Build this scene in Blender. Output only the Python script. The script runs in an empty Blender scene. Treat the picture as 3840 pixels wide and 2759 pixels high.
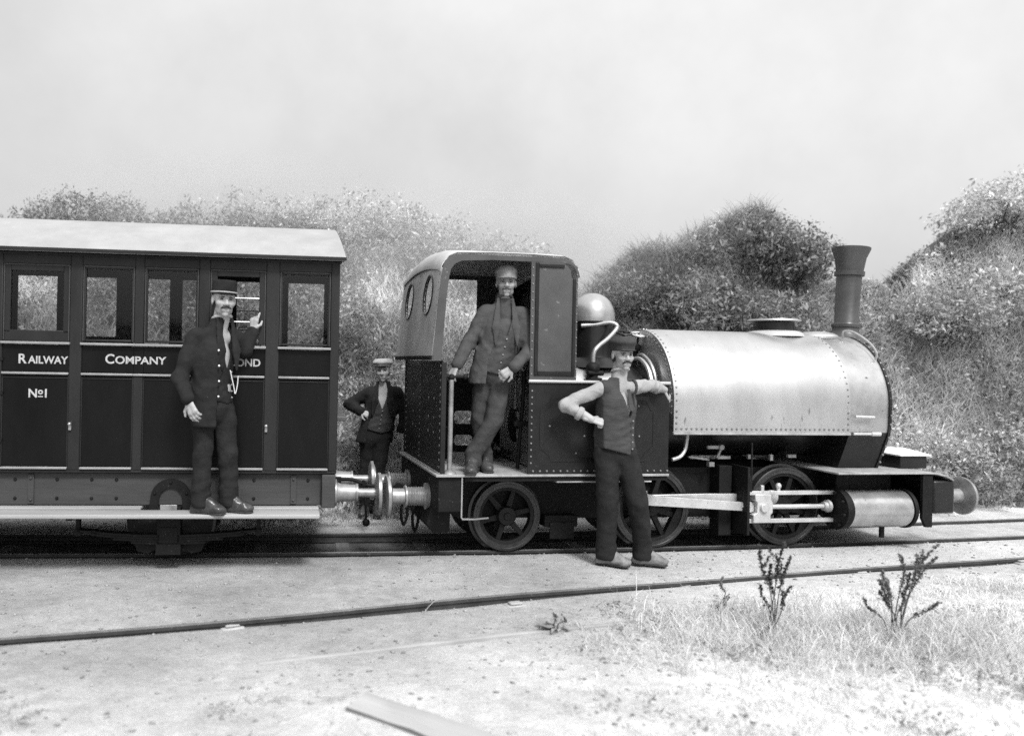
import bpy, bmesh, math, random
import numpy as np
from mathutils import Vector, Matrix
R = math.radians
random.seed(7)
RNG = np.random.default_rng(11)
sc = bpy.context.scene
col = sc.collection

# ------------------------------------------------------------------ camera
cd = bpy.data.cameras.new('camera')
cam = bpy.data.objects.new('camera', cd)
col.objects.link(cam)
cd.sensor_width = 36.0
cd.lens = 28.33
cd.shift_x = 0.1164
cd.shift_y = -0.0066
cd.clip_start = 0.05
cd.clip_end = 2000
ROLL = 0.020
cam.matrix_world = Matrix(((math.cos(ROLL), -math.sin(ROLL), 0, 0),
                           (0, 0, -1, 0),
                           (math.sin(ROLL), math.cos(ROLL), 0, 1.60),
                           (0, 0, 0, 1)))
cd.dof.use_dof = True
cd.dof.focus_distance = 6.7
cd.dof.aperture_fstop = 0.95
sc.camera = cam

# ------------------------------------------------------------------ sky, sun, exposure
SUN_EL, SUN_AZ = R(50), R(162)          # hazy sun, high behind the photographer
w = bpy.data.worlds.new('World')
sc.world = w
w.use_nodes = True
nt = w.node_tree
nt.nodes.clear()
out = nt.nodes.new('ShaderNodeOutputWorld')
bg = nt.nodes.new('ShaderNodeBackground')
sky = nt.nodes.new('ShaderNodeTexSky')
sky.sky_type = 'NISHITA'
sky.sun_disc = False
sky.sun_elevation = SUN_EL
sky.sun_rotation = SUN_AZ
sky.air_density = 1.0
sky.dust_density = 6.0
sky.ozone_density = 1.0
bw = nt.nodes.new('ShaderNodeRGBToBW')          # the plate records greys only
nt.links.new(sky.outputs[0], bw.inputs[0])
tcw = nt.nodes.new('ShaderNodeTexCoord')
def wm(op, a, b, c=None):
    k = nt.nodes.new('ShaderNodeMath'); k.operation = op
    for i_, v_ in enumerate((a, b, c)):
        if v_ is None: continue
        if isinstance(v_, (int, float)): k.inputs[i_].default_value = v_
        else: nt.links.new(v_, k.inputs[i_])
    return k.outputs[0]
def wr_(s_, *v):
    r_ = nt.nodes.new('ShaderNodeMapRange'); nt.links.new(s_, r_.inputs[0])
    for i_, v_ in enumerate(v): r_.inputs[i_ + 1].default_value = v_
    return r_.outputs[0]
cl = nt.nodes.new('ShaderNodeTexNoise')         # thin mottled overcast
cl.inputs['Scale'].default_value = 2.4
cl.inputs['Detail'].default_value = 6
cl.inputs['Roughness'].default_value = 0.6
nt.links.new(tcw.outputs['Generated'], cl.inputs['Vector'])
sx = nt.nodes.new('ShaderNodeSeparateXYZ')
nt.links.new(tcw.outputs['Generated'], sx.inputs[0])
cie = wr_(sx.outputs[2], 0.0, 1.0, 1.50, 4.2)   # overcast sky: the zenith three times as bright as the horizon
cie = wm('MULTIPLY', cie, wr_(cl.outputs[0], 0.3, 0.7, 0.84, 1.16))
cie = wm('MULTIPLY', cie, wr_(sx.outputs[0], -1.0, 1.0, 0.84, 1.50))     # thinner cloud towards the right
ma = nt.nodes.new('ShaderNodeMath'); ma.operation = 'MULTIPLY_ADD'
nt.links.new(bw.outputs[0], ma.inputs[0]); ma.inputs[1].default_value = 0.30
nt.links.new(cie, ma.inputs[2])
nt.links.new(ma.outputs[0], bg.inputs[0])
bg.inputs[1].default_value = 0.10
nt.links.new(bg.outputs[0], out.inputs[0])
sd = bpy.data.lights.new('sun', 'SUN')
sd.energy = 1.5
sd.angle = R(13)
sd.color = (1.0, 1.0, 1.0)
sun = bpy.data.objects.new('sun', sd)
col.objects.link(sun)
_sv = Vector((math.sin(SUN_AZ) * math.cos(SUN_EL), math.cos(SUN_AZ) * math.cos(SUN_EL), math.sin(SUN_EL)))
sun.rotation_euler = _sv.to_track_quat('Z', 'Y').to_euler()
sun.location = (0, 0, 12)
sc.cycles.use_denoising = False      # the plate is grainy
sc.view_settings.view_transform = 'Standard'
sc.view_settings.look = 'None'
sc.view_settings.exposure = 1.25
sc.view_settings.gamma = 1.0
sc.view_settings.use_curve_mapping = False

# ------------------------------------------------------------------ materials (a monochrome plate: every colour is a grey)
def mat(name, v, rough=0.6, metal=0.0, spec=0.5, coat=0.0, coat_rough=0.1, var=0.25, vscale=6.0, bump=0.0, bscale=60.0, rvar=0.0,
        spots=0.0, spot_v=0.4, stretch=(1, 1, 1)):
    m = bpy.data.materials.new(name)
    m.use_nodes = True
    n = m.node_tree.nodes
    l = m.node_tree.links
    b = n['Principled BSDF']
    b.inputs['Roughness'].default_value = rough
    b.inputs['Metallic'].default_value = metal
    b.inputs['Specular IOR Level'].default_value = spec
    b.inputs['Coat Weight'].default_value = coat
    b.inputs['Coat Roughness'].default_value = coat_rough
    tc = n.new('ShaderNodeTexCoord')
    mp = n.new('ShaderNodeMapping')
    mp.inputs['Scale'].default_value = stretch
    l.new(tc.outputs['Object'], mp.inputs[0])
    t = n.new('ShaderNodeTexNoise')
    t.inputs['Scale'].default_value = vscale
    t.inputs['Detail'].default_value = 6
    t.inputs['Roughness'].default_value = 0.65
    l.new(mp.outputs[0], t.inputs['Vector'])
    mr = n.new('ShaderNodeMapRange')
    mr.inputs[1].default_value = 0.25
    mr.inputs[2].default_value = 0.75
    mr.inputs[3].default_value = v * (1 - var)
    mr.inputs[4].default_value = v * (1 + var)
    l.new(t.outputs[0], mr.inputs[0])
    last = mr.outputs[0]
    if spots > 0:
        t2 = n.new('ShaderNodeTexNoise')
        t2.inputs['Scale'].default_value = vscale * 7
        t2.inputs['Detail'].default_value = 4
        l.new(mp.outputs[0], t2.inputs['Vector'])
        r2 = n.new('ShaderNodeMapRange')
        r2.inputs[1].default_value = 0.72 - spots * 0.2
        r2.inputs[2].default_value = 0.76
        l.new(t2.outputs[0], r2.inputs[0])
        mx = n.new('ShaderNodeMix')
        l.new(r2.outputs[0], mx.inputs[0])
        l.new(last, mx.inputs[2])
        mx.inputs[3].default_value = spot_v
        last = mx.outputs[0]
    cb = n.new('ShaderNodeCombineColor')
    for i in range(3):
        l.new(last, cb.inputs[i])
    l.new(cb.outputs[0], b.inputs['Base Color'])
    if rvar > 0:
        rr = n.new('ShaderNodeMapRange')
        rr.inputs[3].default_value = max(0.02, rough - rvar)
        rr.inputs[4].default_value = min(1, rough + rvar)
        l.new(t.outputs[0], rr.inputs[0])
        l.new(rr.outputs[0], b.inputs['Roughness'])
    if bump > 0:
        t3 = n.new('ShaderNodeTexNoise')
        t3.inputs['Scale'].default_value = bscale
        t3.inputs['Detail'].default_value = 5
        l.new(mp.outputs[0], t3.inputs['Vector'])
        bp = n.new('ShaderNodeBump')
        bp.inputs['Strength'].default_value = 1.0
        bp.inputs['Distance'].default_value = bump
        l.new(t3.outputs[0], bp.inputs['Height'])
        l.new(bp.outputs[0], b.inputs['Normal'])
    return m

M = {}
M['loco'] = mat('engine_black_paint', 0.009, 0.34, spec=0.3, coat=0.2, coat_rough=0.18, var=0.5, vscale=3, bump=0.0012, bscale=9, rvar=0.12, spots=0.15, spot_v=0.05)
M['sheet'] = mat('cab_sheet_paint', 0.014, 0.45, spec=0.22, coat=0.06, coat_rough=0.25, var=0.5, vscale=2.5, bump=0.001, bscale=6, rvar=0.15, spots=0.2, spot_v=0.06)
M['panel_dark'] = mat('panel_lining_paint', 0.004, 0.4, var=0.4)
M['tank'] = mat('tank_satin_paint', 0.50, 0.42, metal=0.8, spec=0.5, var=0.16, vscale=2.6, bump=0.0010, bscale=5, rvar=0.08, spots=0.18, spot_v=0.24, stretch=(1, 0.7, 0.4))
M['smokebox'] = mat('smokebox_satin_black', 0.44, 0.40, metal=0.8, var=0.3, vscale=3, bump=0.001, bscale=6, rvar=0.1, spots=0.2, spot_v=0.12)
M['lid'] = mat('pale_lid_paint', 0.72, 0.5, var=0.12)
M['iron'] = mat('sooty_iron', 0.006, 0.66, spec=0.25, var=0.6, vscale=9, bump=0.002, bscale=50, spots=0.3, spot_v=0.07)
M['wheel'] = mat('wheel_iron', 0.008, 0.5, spec=0.3, var=0.5, vscale=7, bump=0.001, bscale=40, rvar=0.1)
M['tyre'] = mat('tyre_steel', 0.07, 0.34, metal=0.75, var=0.4, vscale=8)
M['steel'] = mat('bright_steel', 0.55, 0.38, metal=0.45, var=0.22, vscale=9, bump=0.0005, bscale=80, rvar=0.1, spots=0.15, spot_v=0.2)
M['lagging'] = mat('cylinder_lagging', 0.44, 0.30, metal=0.7, spec=0.8, var=0.4, vscale=4, rvar=0.1, spots=0.2, spot_v=0.1)
M['brass'] = mat('polished_dome_brass', 0.40, 0.28, metal=0.6, spec=0.8, var=0.2, vscale=5, rvar=0.08)
M['copper'] = mat('copper_pipe', 0.38, 0.35, metal=0.6, var=0.2, vscale=8)
M['chimney'] = mat('faded_chimney_black', 0.045, 0.4, spec=0.5, coat=0.2, coat_rough=0.3, var=0.4, vscale=5, bump=0.0015, bscale=30, rvar=0.1)
M['cab_hazed'] = mat('cab_paint_with_haze', 0.060, 0.5, spec=0.4, var=0.4, vscale=2.2, bump=0.001, bscale=6, rvar=0.15, spots=0.15, spot_v=0.2)  # haze over the upper cab is put into this lighter colour
M['cab_rear'] = mat('pale_cab_rear', 0.42, 0.6, spec=0.3, var=0.35, vscale=2.4, bump=0.001, bscale=6, rvar=0.1)  # paler paint of the upper rear sheet
M['cab_roof'] = mat('pale_cab_roof', 0.42, 0.7, var=0.2, vscale=4, bump=0.001, bscale=40)
M['white'] = mat('white_paint', 0.42, 0.5, var=0.1)
M['rivet'] = mat('worn_rivet', 0.20, 0.3, metal=0.3, var=0.3)
M['footplate'] = mat('worn_footplate', 0.30, 0.6, var=0.45, vscale=7, bump=0.003, bscale=35, spots=0.3, spot_v=0.08)
M['buffer'] = mat('buffer_steel', 0.28, 0.42, metal=0.4, var=0.5, vscale=9, rvar=0.1)
M['coach'] = mat('carriage_varnish', 0.005, 0.36, spec=0.16, coat=0.04, coat_rough=0.2, var=0.5, vscale=3, bump=0.0008, bscale=12, rvar=0.1, stretch=(1, 1, 0.35))
M['coach_post'] = mat('carriage_post_varnish', 0.016, 0.45, spec=0.25, coat=0.05, coat_rough=0.25, var=0.45, vscale=4, bump=0.0008, bscale=20, stretch=(1, 1, 0.3))
M['bead'] = mat('lined_beading', 0.24, 0.4, var=0.25, vscale=12)  # pale lining, with the beads' top reflection put into the colour
M['letter'] = mat('pale_lettering', 0.40, 0.7, var=0.4, vscale=30)
M['roof'] = mat('canvas_roof', 0.30, 0.8, var=0.16, vscale=4, bump=0.0012, bscale=120)
M['solebar'] = mat('weathered_solebar', 0.036, 0.7, var=0.4, vscale=5, bump=0.002, bscale=30, stretch=(0.2, 1, 1.5))
M['board'] = mat('footboard_wood', 0.30, 0.75, var=0.3, vscale=6, bump=0.003, bscale=25, stretch=(0.12, 1, 1.5))
M['inside'] = mat('carriage_interior', 0.07, 0.6, var=0.3, vscale=5)
M['rail'] = mat('rail_side_iron', 0.04, 0.6, metal=0.2, var=0.5, vscale=6, bump=0.002, bscale=40, spots=0.3, spot_v=0.15)
M['railtop'] = mat('worn_rail_head', 0.30, 0.42, metal=0.5, var=0.4, vscale=6)
M['sleeper'] = mat('old_sleeper', 0.12, 0.85, var=0.5, vscale=6, bump=0.006, bscale=20, stretch=(1, 0.15, 1))
M['dusty_rail'] = mat('dust_covered_rail', 0.32, 0.8, var=0.35, vscale=5, bump=0.004, bscale=30, stretch=(0.3, 1, 1))
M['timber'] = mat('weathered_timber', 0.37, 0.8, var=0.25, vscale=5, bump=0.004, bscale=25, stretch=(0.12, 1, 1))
M['coal'] = mat('coal', 0.02, 0.35, var=0.6, vscale=20, bump=0.003, bscale=30)
M['skin'] = mat('skin', 0.34, 0.55, var=0.14, vscale=20, bump=0.0006, bscale=120)
M['skin_tan'] = mat('weathered_skin', 0.27, 0.55, var=0.18, vscale=20, bump=0.0008, bscale=120)
M['hair'] = mat('dark_hair', 0.025, 0.6, var=0.4, vscale=60, bump=0.004, bscale=160, stretch=(1, 1, 0.3))
M['grey_hair'] = mat('mid_hair', 0.09, 0.6, var=0.4, vscale=60, bump=0.003, bscale=160)
M['eye'] = mat('dark_eye', 0.02, 0.3, var=0.1)
M['lip'] = mat('lip', 0.20, 0.6, var=0.1)
M['coat_dark'] = mat('dark_uniform_cloth', 0.016, 0.9, spec=0.2, var=0.35, vscale=14, bump=0.012, bscale=15)
M['trousers'] = mat('dark_trouser_cloth', 0.017, 0.92, spec=0.2, var=0.35, vscale=12, bump=0.014, bscale=13)
M['jacket_mid'] = mat('faded_work_jacket', 0.062, 0.9, spec=0.2, var=0.3, vscale=12, bump=0.013, bscale=14)
M['trousers_mid'] = mat('faded_work_trousers', 0.042, 0.9, spec=0.2, var=0.35, vscale=11, bump=0.014, bscale=13)
M['vest_mid'] = mat('faded_waistcoat', 0.055, 0.9, spec=0.2, var=0.3, vscale=15, bump=0.010, bscale=18)
M['vest'] = mat('ribbed_waistcoat', 0.05, 0.92, spec=0.2, var=0.35, vscale=16, bump=0.004, bscale=26, stretch=(0.5, 0.5, 1.6))
M['shirt'] = mat('pale_shirt', 0.30, 0.85, var=0.12, vscale=10, bump=0.012, bscale=14)
M['linen'] = mat('white_linen', 0.38, 0.8, var=0.08)
M['boot'] = mat('worn_boot', 0.17, 0.6, var=0.6, vscale=16, bump=0.006, bscale=45, spots=0.3, spot_v=0.06)
M['sole'] = mat('boot_sole', 0.03, 0.8, var=0.4, vscale=20)
M['boot_dark'] = mat('dark_boot', 0.05, 0.4, var=0.6, vscale=14, bump=0.003, bscale=40, spots=0.4, spot_v=0.3)
M['boot_shine'] = mat('polished_boot', 0.035, 0.25, var=0.6, vscale=14, bump=0.005, bscale=40, spots=0.3, spot_v=0.2)
M['cap_dark'] = mat('dark_cap_cloth', 0.03, 0.8, var=0.4, vscale=30, bump=0.004, bscale=60)
M['cap_pale'] = mat('pale_cap_cloth', 0.38, 0.8, var=0.2, vscale=25, bump=0.002, bscale=60)
M['cap_mid'] = mat('grey_cap_cloth', 0.22, 0.8, var=0.25, vscale=25, bump=0.002, bscale=60)
M['band'] = mat('cap_band', 0.30, 0.6, var=0.1)
M['chain'] = mat('silver_chain', 0.75, 0.3, metal=0.5, var=0.1)

def glass_mat():
    m = bpy.data.materials.new('window_glass')
    m.use_nodes = True
    n = m.node_tree.nodes
    l = m.node_tree.links
    n.clear()
    o = n.new('ShaderNodeOutputMaterial')
    mx = n.new('ShaderNodeMixShader')
    tr = n.new('ShaderNodeBsdfTransparent')
    tr.inputs[0].default_value = (0.86, 0.86, 0.86, 1)
    gl = n.new('ShaderNodeBsdfGlossy')
    gl.inputs['Roughness'].default_value = 0.06
    gl.inputs[0].default_value = (0.9, 0.9, 0.9, 1)
    fr = n.new('ShaderNodeFresnel')
    fr.inputs[0].default_value = 1.5
    l.new(fr.outputs[0], mx.inputs[0])
    l.new(tr.outputs[0], mx.inputs[1])
    l.new(gl.outputs[0], mx.inputs[2])
    l.new(mx.outputs[0], o.inputs[0])
    return m
M['glass'] = glass_mat()

def leaf_mat(name, trans=0.3, rough=0.6, scale=1.0):
    m = bpy.data.materials.new(name)
    m.use_nodes = True
    n = m.node_tree.nodes
    l = m.node_tree.links
    b = n['Principled BSDF']
    o = n['Material Output']
    a = n.new('ShaderNodeAttribute')
    a.attribute_name = 'tone'
    b.inputs['Roughness'].default_value = rough
    b.inputs['Specular IOR Level'].default_value = 0.3
    l.new(a.outputs['Color'], b.inputs['Base Color'])
    t = n.new('ShaderNodeBsdfTranslucent')
    l.new(a.outputs['Color'], t.inputs[0])
    mx = n.new('ShaderNodeMixShader')
    mx.inputs[0].default_value = trans
    l.new(b.outputs[0], mx.inputs[1])
    l.new(t.outputs[0], mx.inputs[2])
    l.new(mx.outputs[0], o.inputs[0])
    return m
M['leaf'] = leaf_mat('foliage', 0.3)
M['grass'] = leaf_mat('grass_blades', 0.35)
M['stem'] = mat('plant_stem', 0.07, 0.8, var=0.4, vscale=12)
M['timber_shade'] = mat('painted_shade_side', 0.17, 0.85, var=0.5, vscale=7, bump=0.005, bscale=25, stretch=(0.2, 1, 1))  # shade along the beam's sides, put into a darker timber colour

# ------------------------------------------------------------------ mesh helpers
def tag(o, label=None, cat=None, group=None, kind=None):
    if label: o['label'] = label
    if cat: o['category'] = cat
    if group: o['group'] = group
    if kind: o['kind'] = kind
    return o

def empty(name, loc=(0, 0, 0), rz=0.0, label=None, cat=None, group=None):
    o = bpy.data.objects.new(name, None)
    o.empty_display_size = 0.1
    col.objects.link(o)
    o.location = loc
    o.rotation_euler = (0, 0, rz)
    return tag(o, label, cat, group)

def link(name, me, m, parent=None, smooth=None):
    if m is not None and len(me.materials) == 0:
        me.materials.append(M[m] if isinstance(m, str) else m)
    o = bpy.data.objects.new(name, me)
    col.objects.link(o)
    if parent is not None:
        o.parent = parent
    return o

class MB:
    """collects shapes; build() links them as one mesh object"""
    def __init__(s):
        s.v = []; s.f = []; s.sm = []
    def add(s, vs, fs, smooth=False):
        n = len(s.v)
        s.v.extend(tuple(p) for p in vs)
        for f in fs:
            s.f.append(tuple(i + n for i in f)); s.sm.append(smooth)
        return s
    def box(s, x0, x1, y0, y1, z0, z1, M4=None):
        vs = [(x, y, z) for z in (z0, z1) for y in (y0, y1) for x in (x0, x1)]
        if M4 is not None: vs = [tuple(M4 @ Vector(p)) for p in vs]
        return s.add(vs, [(0, 2, 3, 1), (4, 5, 7, 6), (0, 1, 5, 4), (2, 6, 7, 3), (0, 4, 6, 2), (1, 3, 7, 5)])
    def prism(s, poly, a0, a1, axis='y', smooth=False):
        """poly in the two other axes (x,z for y; y,z for x; x,y for z), extruded from a0 to a1"""
        n = len(poly)
        def P(p, a):
            return (p[0], a, p[1]) if axis == 'y' else ((a, p[0], p[1]) if axis == 'x' else (p[0], p[1], a))
        vs = [P(p, a0) for p in poly] + [P(p, a1) for p in poly]
        area = sum(poly[i][0] * poly[(i + 1) % n][1] - poly[(i + 1) % n][0] * poly[i][1] for i in range(n))
        fl = (area > 0) != (axis == 'y')
        fs = []
        a = tuple(range(n)); b = tuple(range(n, 2 * n))
        if (a1 > a0) == fl: fs += [a[::-1], b]
        else: fs += [a, b[::-1]]
        s.add(vs, fs, False)
        for i in range(n):
            j = (i + 1) % n
            q = (i, j, n + j, n + i)
            if (a1 > a0) != fl: q = q[::-1]
            s.f.append(tuple(k + len(s.v) - 2 * n for k in q)); s.sm.append(smooth)
        return s
    def ring(s, prof, origin, axis, n=24, a0=0.0, a1=2 * math.pi, close=False, caps=False):
        """revolve prof [(r, t)] about axis through origin; t runs along the axis"""
        ax = Vector(axis).normalized()
        u = ax.orthogonal().normalized(); w = ax.cross(u)
        full = abs(a1 - a0 - 2 * math.pi) < 1e-6
        k = n if full else n + 1
        vs = []
        O = Vector(origin)
        for i in range(k):
            a = a0 + (a1 - a0) * i / n
            d = u * math.cos(a) + w * math.sin(a)
            for r, t in prof: vs.append(O + ax * t + d * r)
        m = len(prof); fs = []
        for i in range(n):
            j = (i + 1) % k
            for q in range(m if close else m - 1):
                q2 = (q + 1) % m
                fs.append((i * m + q, j * m + q, j * m + q2, i * m + q2))
        s.add(vs, fs, True)
        if caps and full:
            base = len(s.v) - len(vs)
            for q, rev in ((0, True), (m - 1, False)):
                if prof[q][0] > 1e-6:
                    f = tuple(base + i * m + q for i in range(k))
                    s.f.append(f[::-1] if rev else f); s.sm.append(False)
        return s
    def cyl(s, p0, p1, r0, r1=None, n=16):
        r1 = r0 if r1 is None else r1
        p0 = Vector(p0); p1 = Vector(p1); L = (p1 - p0).length
        return s.ring([(r0, 0), (r1, L)], p0, p1 - p0, n, caps=True)
    def tube(s, pts, r, n=8, closed=False):
        pts = [Vector(p) for p in pts]
        rr = r if isinstance(r, (list, tuple)) else [r] * len(pts)
        vs = []; m = len(pts); prev = None
        for i, p in enumerate(pts):
            if closed: d = pts[(i + 1) % m] - pts[i - 1]
            else: d = pts[min(i + 1, m - 1)] - pts[max(i - 1, 0)]
            d.normalize()
            if prev is None: u = d.orthogonal().normalized()
            else:
                u = (prev - d * prev.dot(d))
                u = u.normalized() if u.length > 1e-6 else d.orthogonal().normalized()
            prev = u; ww = d.cross(u)
            for k in range(n):
                a = 2 * math.pi * k / n
                vs.append(p + (u * math.cos(a) + ww * math.sin(a)) * rr[i])
        fs = []
        for i in range(m if closed else m - 1):
            j = (i + 1) % m
            for k in range(n):
                k2 = (k + 1) % n
                fs.append((i * n + k, i * n + k2, j * n + k2, j * n + k))
        if not closed:
            fs.append(tuple(range(n))[::-1]); fs.append(tuple((m - 1) * n + k for k in range(n)))
        return s.add(vs, fs, True)
    def rivet(s, p, nrm, r=0.011, h=0.007):
        return s.ring([(r, 0), (r * .75, h * .7), (r * .001, h)], p, nrm, 6)
    def sphere(s, c, r, n=12, m=8):
        rx = r if isinstance(r, (tuple, list)) else (r, r, r)
        vs = []; fs = []
        for i in range(m + 1):
            t = math.pi * i / m
            for k in range(n):
                a = 2 * math.pi * k / n
                vs.append((c[0] + rx[0] * math.sin(t) * math.cos(a), c[1] + rx[1] * math.sin(t) * math.sin(a), c[2] + rx[2] * math.cos(t)))
        for i in range(m):
            for k in range(n):
                k2 = (k + 1) % n
                fs.append((i * n + k, (i + 1) * n + k, (i + 1) * n + k2, i * n + k2))
        return s.add(vs, fs, True)
    def mesh(s, name):
        me = bpy.data.meshes.new(name)
        me.from_pydata(s.v, [], s.f)
        me.polygons.foreach_set('use_smooth', s.sm)
        me.update(); me.set_sharp_from_angle(angle=R(38))
        me.update()
        return me
    def build(s, name, m, parent=None, bevel=0.0, label=None, kind=None):
        o = link(name, s.mesh(name), m, parent)
        if bevel > 0:
            b = o.modifiers.new('bevel', 'BEVEL')
            b.width = bevel; b.segments = 2; b.limit_method = 'ANGLE'; b.angle_limit = R(40)
        if label: o['label'] = label
        if kind: o['kind'] = kind
        return o

def bez(pts, n=10):
    """Catmull-Rom through pts"""
    P = [Vector(p) for p in pts]; P = [2 * P[0] - P[1]] + P + [2 * P[-1] - P[-2]]
    o = []
    for i in range(1, len(P) - 2):
        for k in range(n):
            t = k / n
            o.append(0.5 * ((2 * P[i]) + (P[i + 1] - P[i - 1]) * t + (2 * P[i - 1] - 5 * P[i] + 4 * P[i + 1] - P[i + 2]) * t * t
                            + (-P[i - 1] + 3 * P[i] - 3 * P[i + 1] + P[i + 2]) * t ** 3))
    o.append(P[-2])
    return o

def np_mesh(name, V, F, tone=None, smooth=False):
    """V (n,3), F (m,4) or (m,3) -> mesh, optional per-vertex grey"""
    me = bpy.data.meshes.new(name)
    V = np.ascontiguousarray(V, dtype=np.float32); F = np.ascontiguousarray(F, dtype=np.int32)
    k = F.shape[1]
    me.vertices.add(len(V)); me.vertices.foreach_set('co', V.ravel())
    me.loops.add(F.size); me.loops.foreach_set('vertex_index', F.ravel())
    me.polygons.add(len(F))
    me.polygons.foreach_set('loop_start', np.arange(0, F.size, k, dtype=np.int32))
    me.polygons.foreach_set('loop_total', np.full(len(F), k, dtype=np.int32))
    if smooth: me.polygons.foreach_set('use_smooth', np.ones(len(F), dtype=bool))
    me.update(calc_edges=True)
    if tone is not None:
        ca = me.color_attributes.new('tone', 'FLOAT_COLOR', 'POINT')
        c = np.ones((len(V), 4), dtype=np.float32); c[:, :3] = np.asarray(tone, dtype=np.float32)[:, None]
        ca.data.foreach_set('color', c.ravel())
    return me

def vnoise(x, y, s=1.0, seed=0):
    """cheap smooth 2-D value noise in 0..1"""
    r = np.random.default_rng(seed); T = r.random((64, 64))
    x = np.asarray(x, float) / s; y = np.asarray(y, float) / s
    i = np.floor(x).astype(int); j = np.floor(y).astype(int)
    u = x - i; v = y - j; u = u * u * (3 - 2 * u); v = v * v * (3 - 2 * v)
    g = lambda a, b: T[a % 64, b % 64]
    return (g(i, j) * (1 - u) + g(i + 1, j) * u) * (1 - v) + (g(i, j + 1) * (1 - u) + g(i + 1, j + 1) * u) * v

# ------------------------------------------------------------------ signed-distance modelling for bodies and clothes
def cone(a, b, ra, rb, n=None, s=1.0):
    """round cone a->b; along direction n the section is thinner by the factor s"""
    return ('c', np.array(a, float), np.array(b, float), ra, rb, None if n is None else np.array(n, float) / np.linalg.norm(n), s)
def ell(c, r, ax=None):
    return ('e', np.array(c, float), np.array(r, float), ax)
def _d(p, P):
    if p[0] == 'c':
        _, a, b, ra, rb, n, s = p
        ab = b - a; L2 = max(ab @ ab, 1e-9)
        q = P - a; t = np.clip((q @ ab) / L2, 0, 1)
        off = q - t[:, None] * ab
        if n is not None: off = off + ((s - 1) * (off @ n))[:, None] * n
        return np.sqrt((off * off).sum(1)) - (ra + (rb - ra) * t)
    _, c, r, ax = p
    q = P - c
    if ax is not None: q = q @ np.array(ax).T
    k = np.sqrt(((q / r) ** 2).sum(1))
    return (k - 1) * r.min()
def smin(a, b, k):
    if k <= 0: return np.minimum(a, b)
    h = np.clip(0.5 + 0.5 * (b - a) / k, 0, 1)
    return b + (a - b) * h - k * h * (1 - h)

def wrinkle(P, amp, seed=0, f=22.0):
    r = np.random.default_rng(seed); o = np.zeros(len(P))
    for i in range(7):
        d = r.normal(size=3); d[2] *= 1.3; d *= f * (0.5 + r.random()) / np.linalg.norm(d)
        o += np.sin(P @ d + r.random() * 6.3 + 1.5 * np.sin(P[::1] @ (r.normal(size=3) * 9)))
    return o / 7 * amp * 2

def fold_field(P, folds):
    """cloth creases: (centre, direction across the crease, reach, depth, frequency)"""
    o = np.zeros(len(P))
    for i, (c, d, rad, amp, f) in enumerate(folds):
        c = np.array(c, float); d = np.array(d, float); d /= np.linalg.norm(d); q = P - c
        w_ = np.exp(-(q * q).sum(1) / rad ** 2); m = w_ > .02
        e = np.cross(d, (.3, .5, .8)); e /= np.linalg.norm(e)
        s = f * (q[m] @ d) + 1.3 * np.sin(17 * (q[m] @ e) + i) + .8 * np.sin(31 * (q[m] @ np.cross(d, e)) + 2 * i)
        o[m] += amp * w_[m] * (np.abs(np.sin(s)) * 1.6 - .9)
    return o

def sdf_mesh(prims, h, k=0.03, cut=None, wr=0.0, wf=22.0, seed=0, post=None, folds=None):
    """smooth union of prims (k may be overridden by a trailing {'k':..}); returns V,F by surface nets"""
    lo = np.full(3, 9e9); hi = -lo
    for p in prims:
        if p[0] == 'c':
            r = max(p[3], p[4])
            for q in (p[1], p[2]): lo = np.minimum(lo, q - r); hi = np.maximum(hi, q + r)
        else:
            r = p[2].max(); lo = np.minimum(lo, p[1] - r); hi = np.maximum(hi, p[1] + r)
    pad = 3 * h + wr + k * .3
    lo -= pad; hi += pad
    n = np.ceil((hi - lo) / h).astype(int) + 1
    ax = [lo[i] + h * np.arange(n[i]) for i in range(3)]
    D = np.full(tuple(n), 1.0)
    G = np.stack(np.meshgrid(*ax, indexing='ij'), -1)
    for p in prims:      # each primitive only near itself
        if p[0] == 'c': r = max(p[3], p[4]); a = np.minimum(p[1], p[2]) - r; b = np.maximum(p[1], p[2]) + r
        else: r = p[2].max(); a = p[1] - r; b = p[1] + r
        m = k + 4 * h + wr
        i0 = np.clip(np.floor((a - m - lo) / h).astype(int), 0, n); i1 = np.clip(np.ceil((b + m - lo) / h).astype(int) + 1, 0, n)
        sl = tuple(slice(i0[i], i1[i]) for i in range(3))
        sub = G[sl].reshape(-1, 3)
        d = _d(p, sub).reshape(D[sl].shape)
        D[sl] = smin(D[sl], d, k)
    Pf = G.reshape(-1, 3); Df = D.reshape(-1)
    near = np.abs(Df) < 0.08
    if wr > 0: Df[near] += wrinkle(Pf[near], wr, seed, wf)
    if folds: Df[near] += fold_field(Pf[near], folds)
    if cut is not None: Df[near] = np.maximum(Df[near], cut(Pf[near]))
    if cut is not None:
        inn = Df < -0.07
        Df[inn] = np.maximum(Df[inn], cut(Pf[inn]))
    D = Df.reshape(D.shape)
    return nets(D, lo, h)

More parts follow.
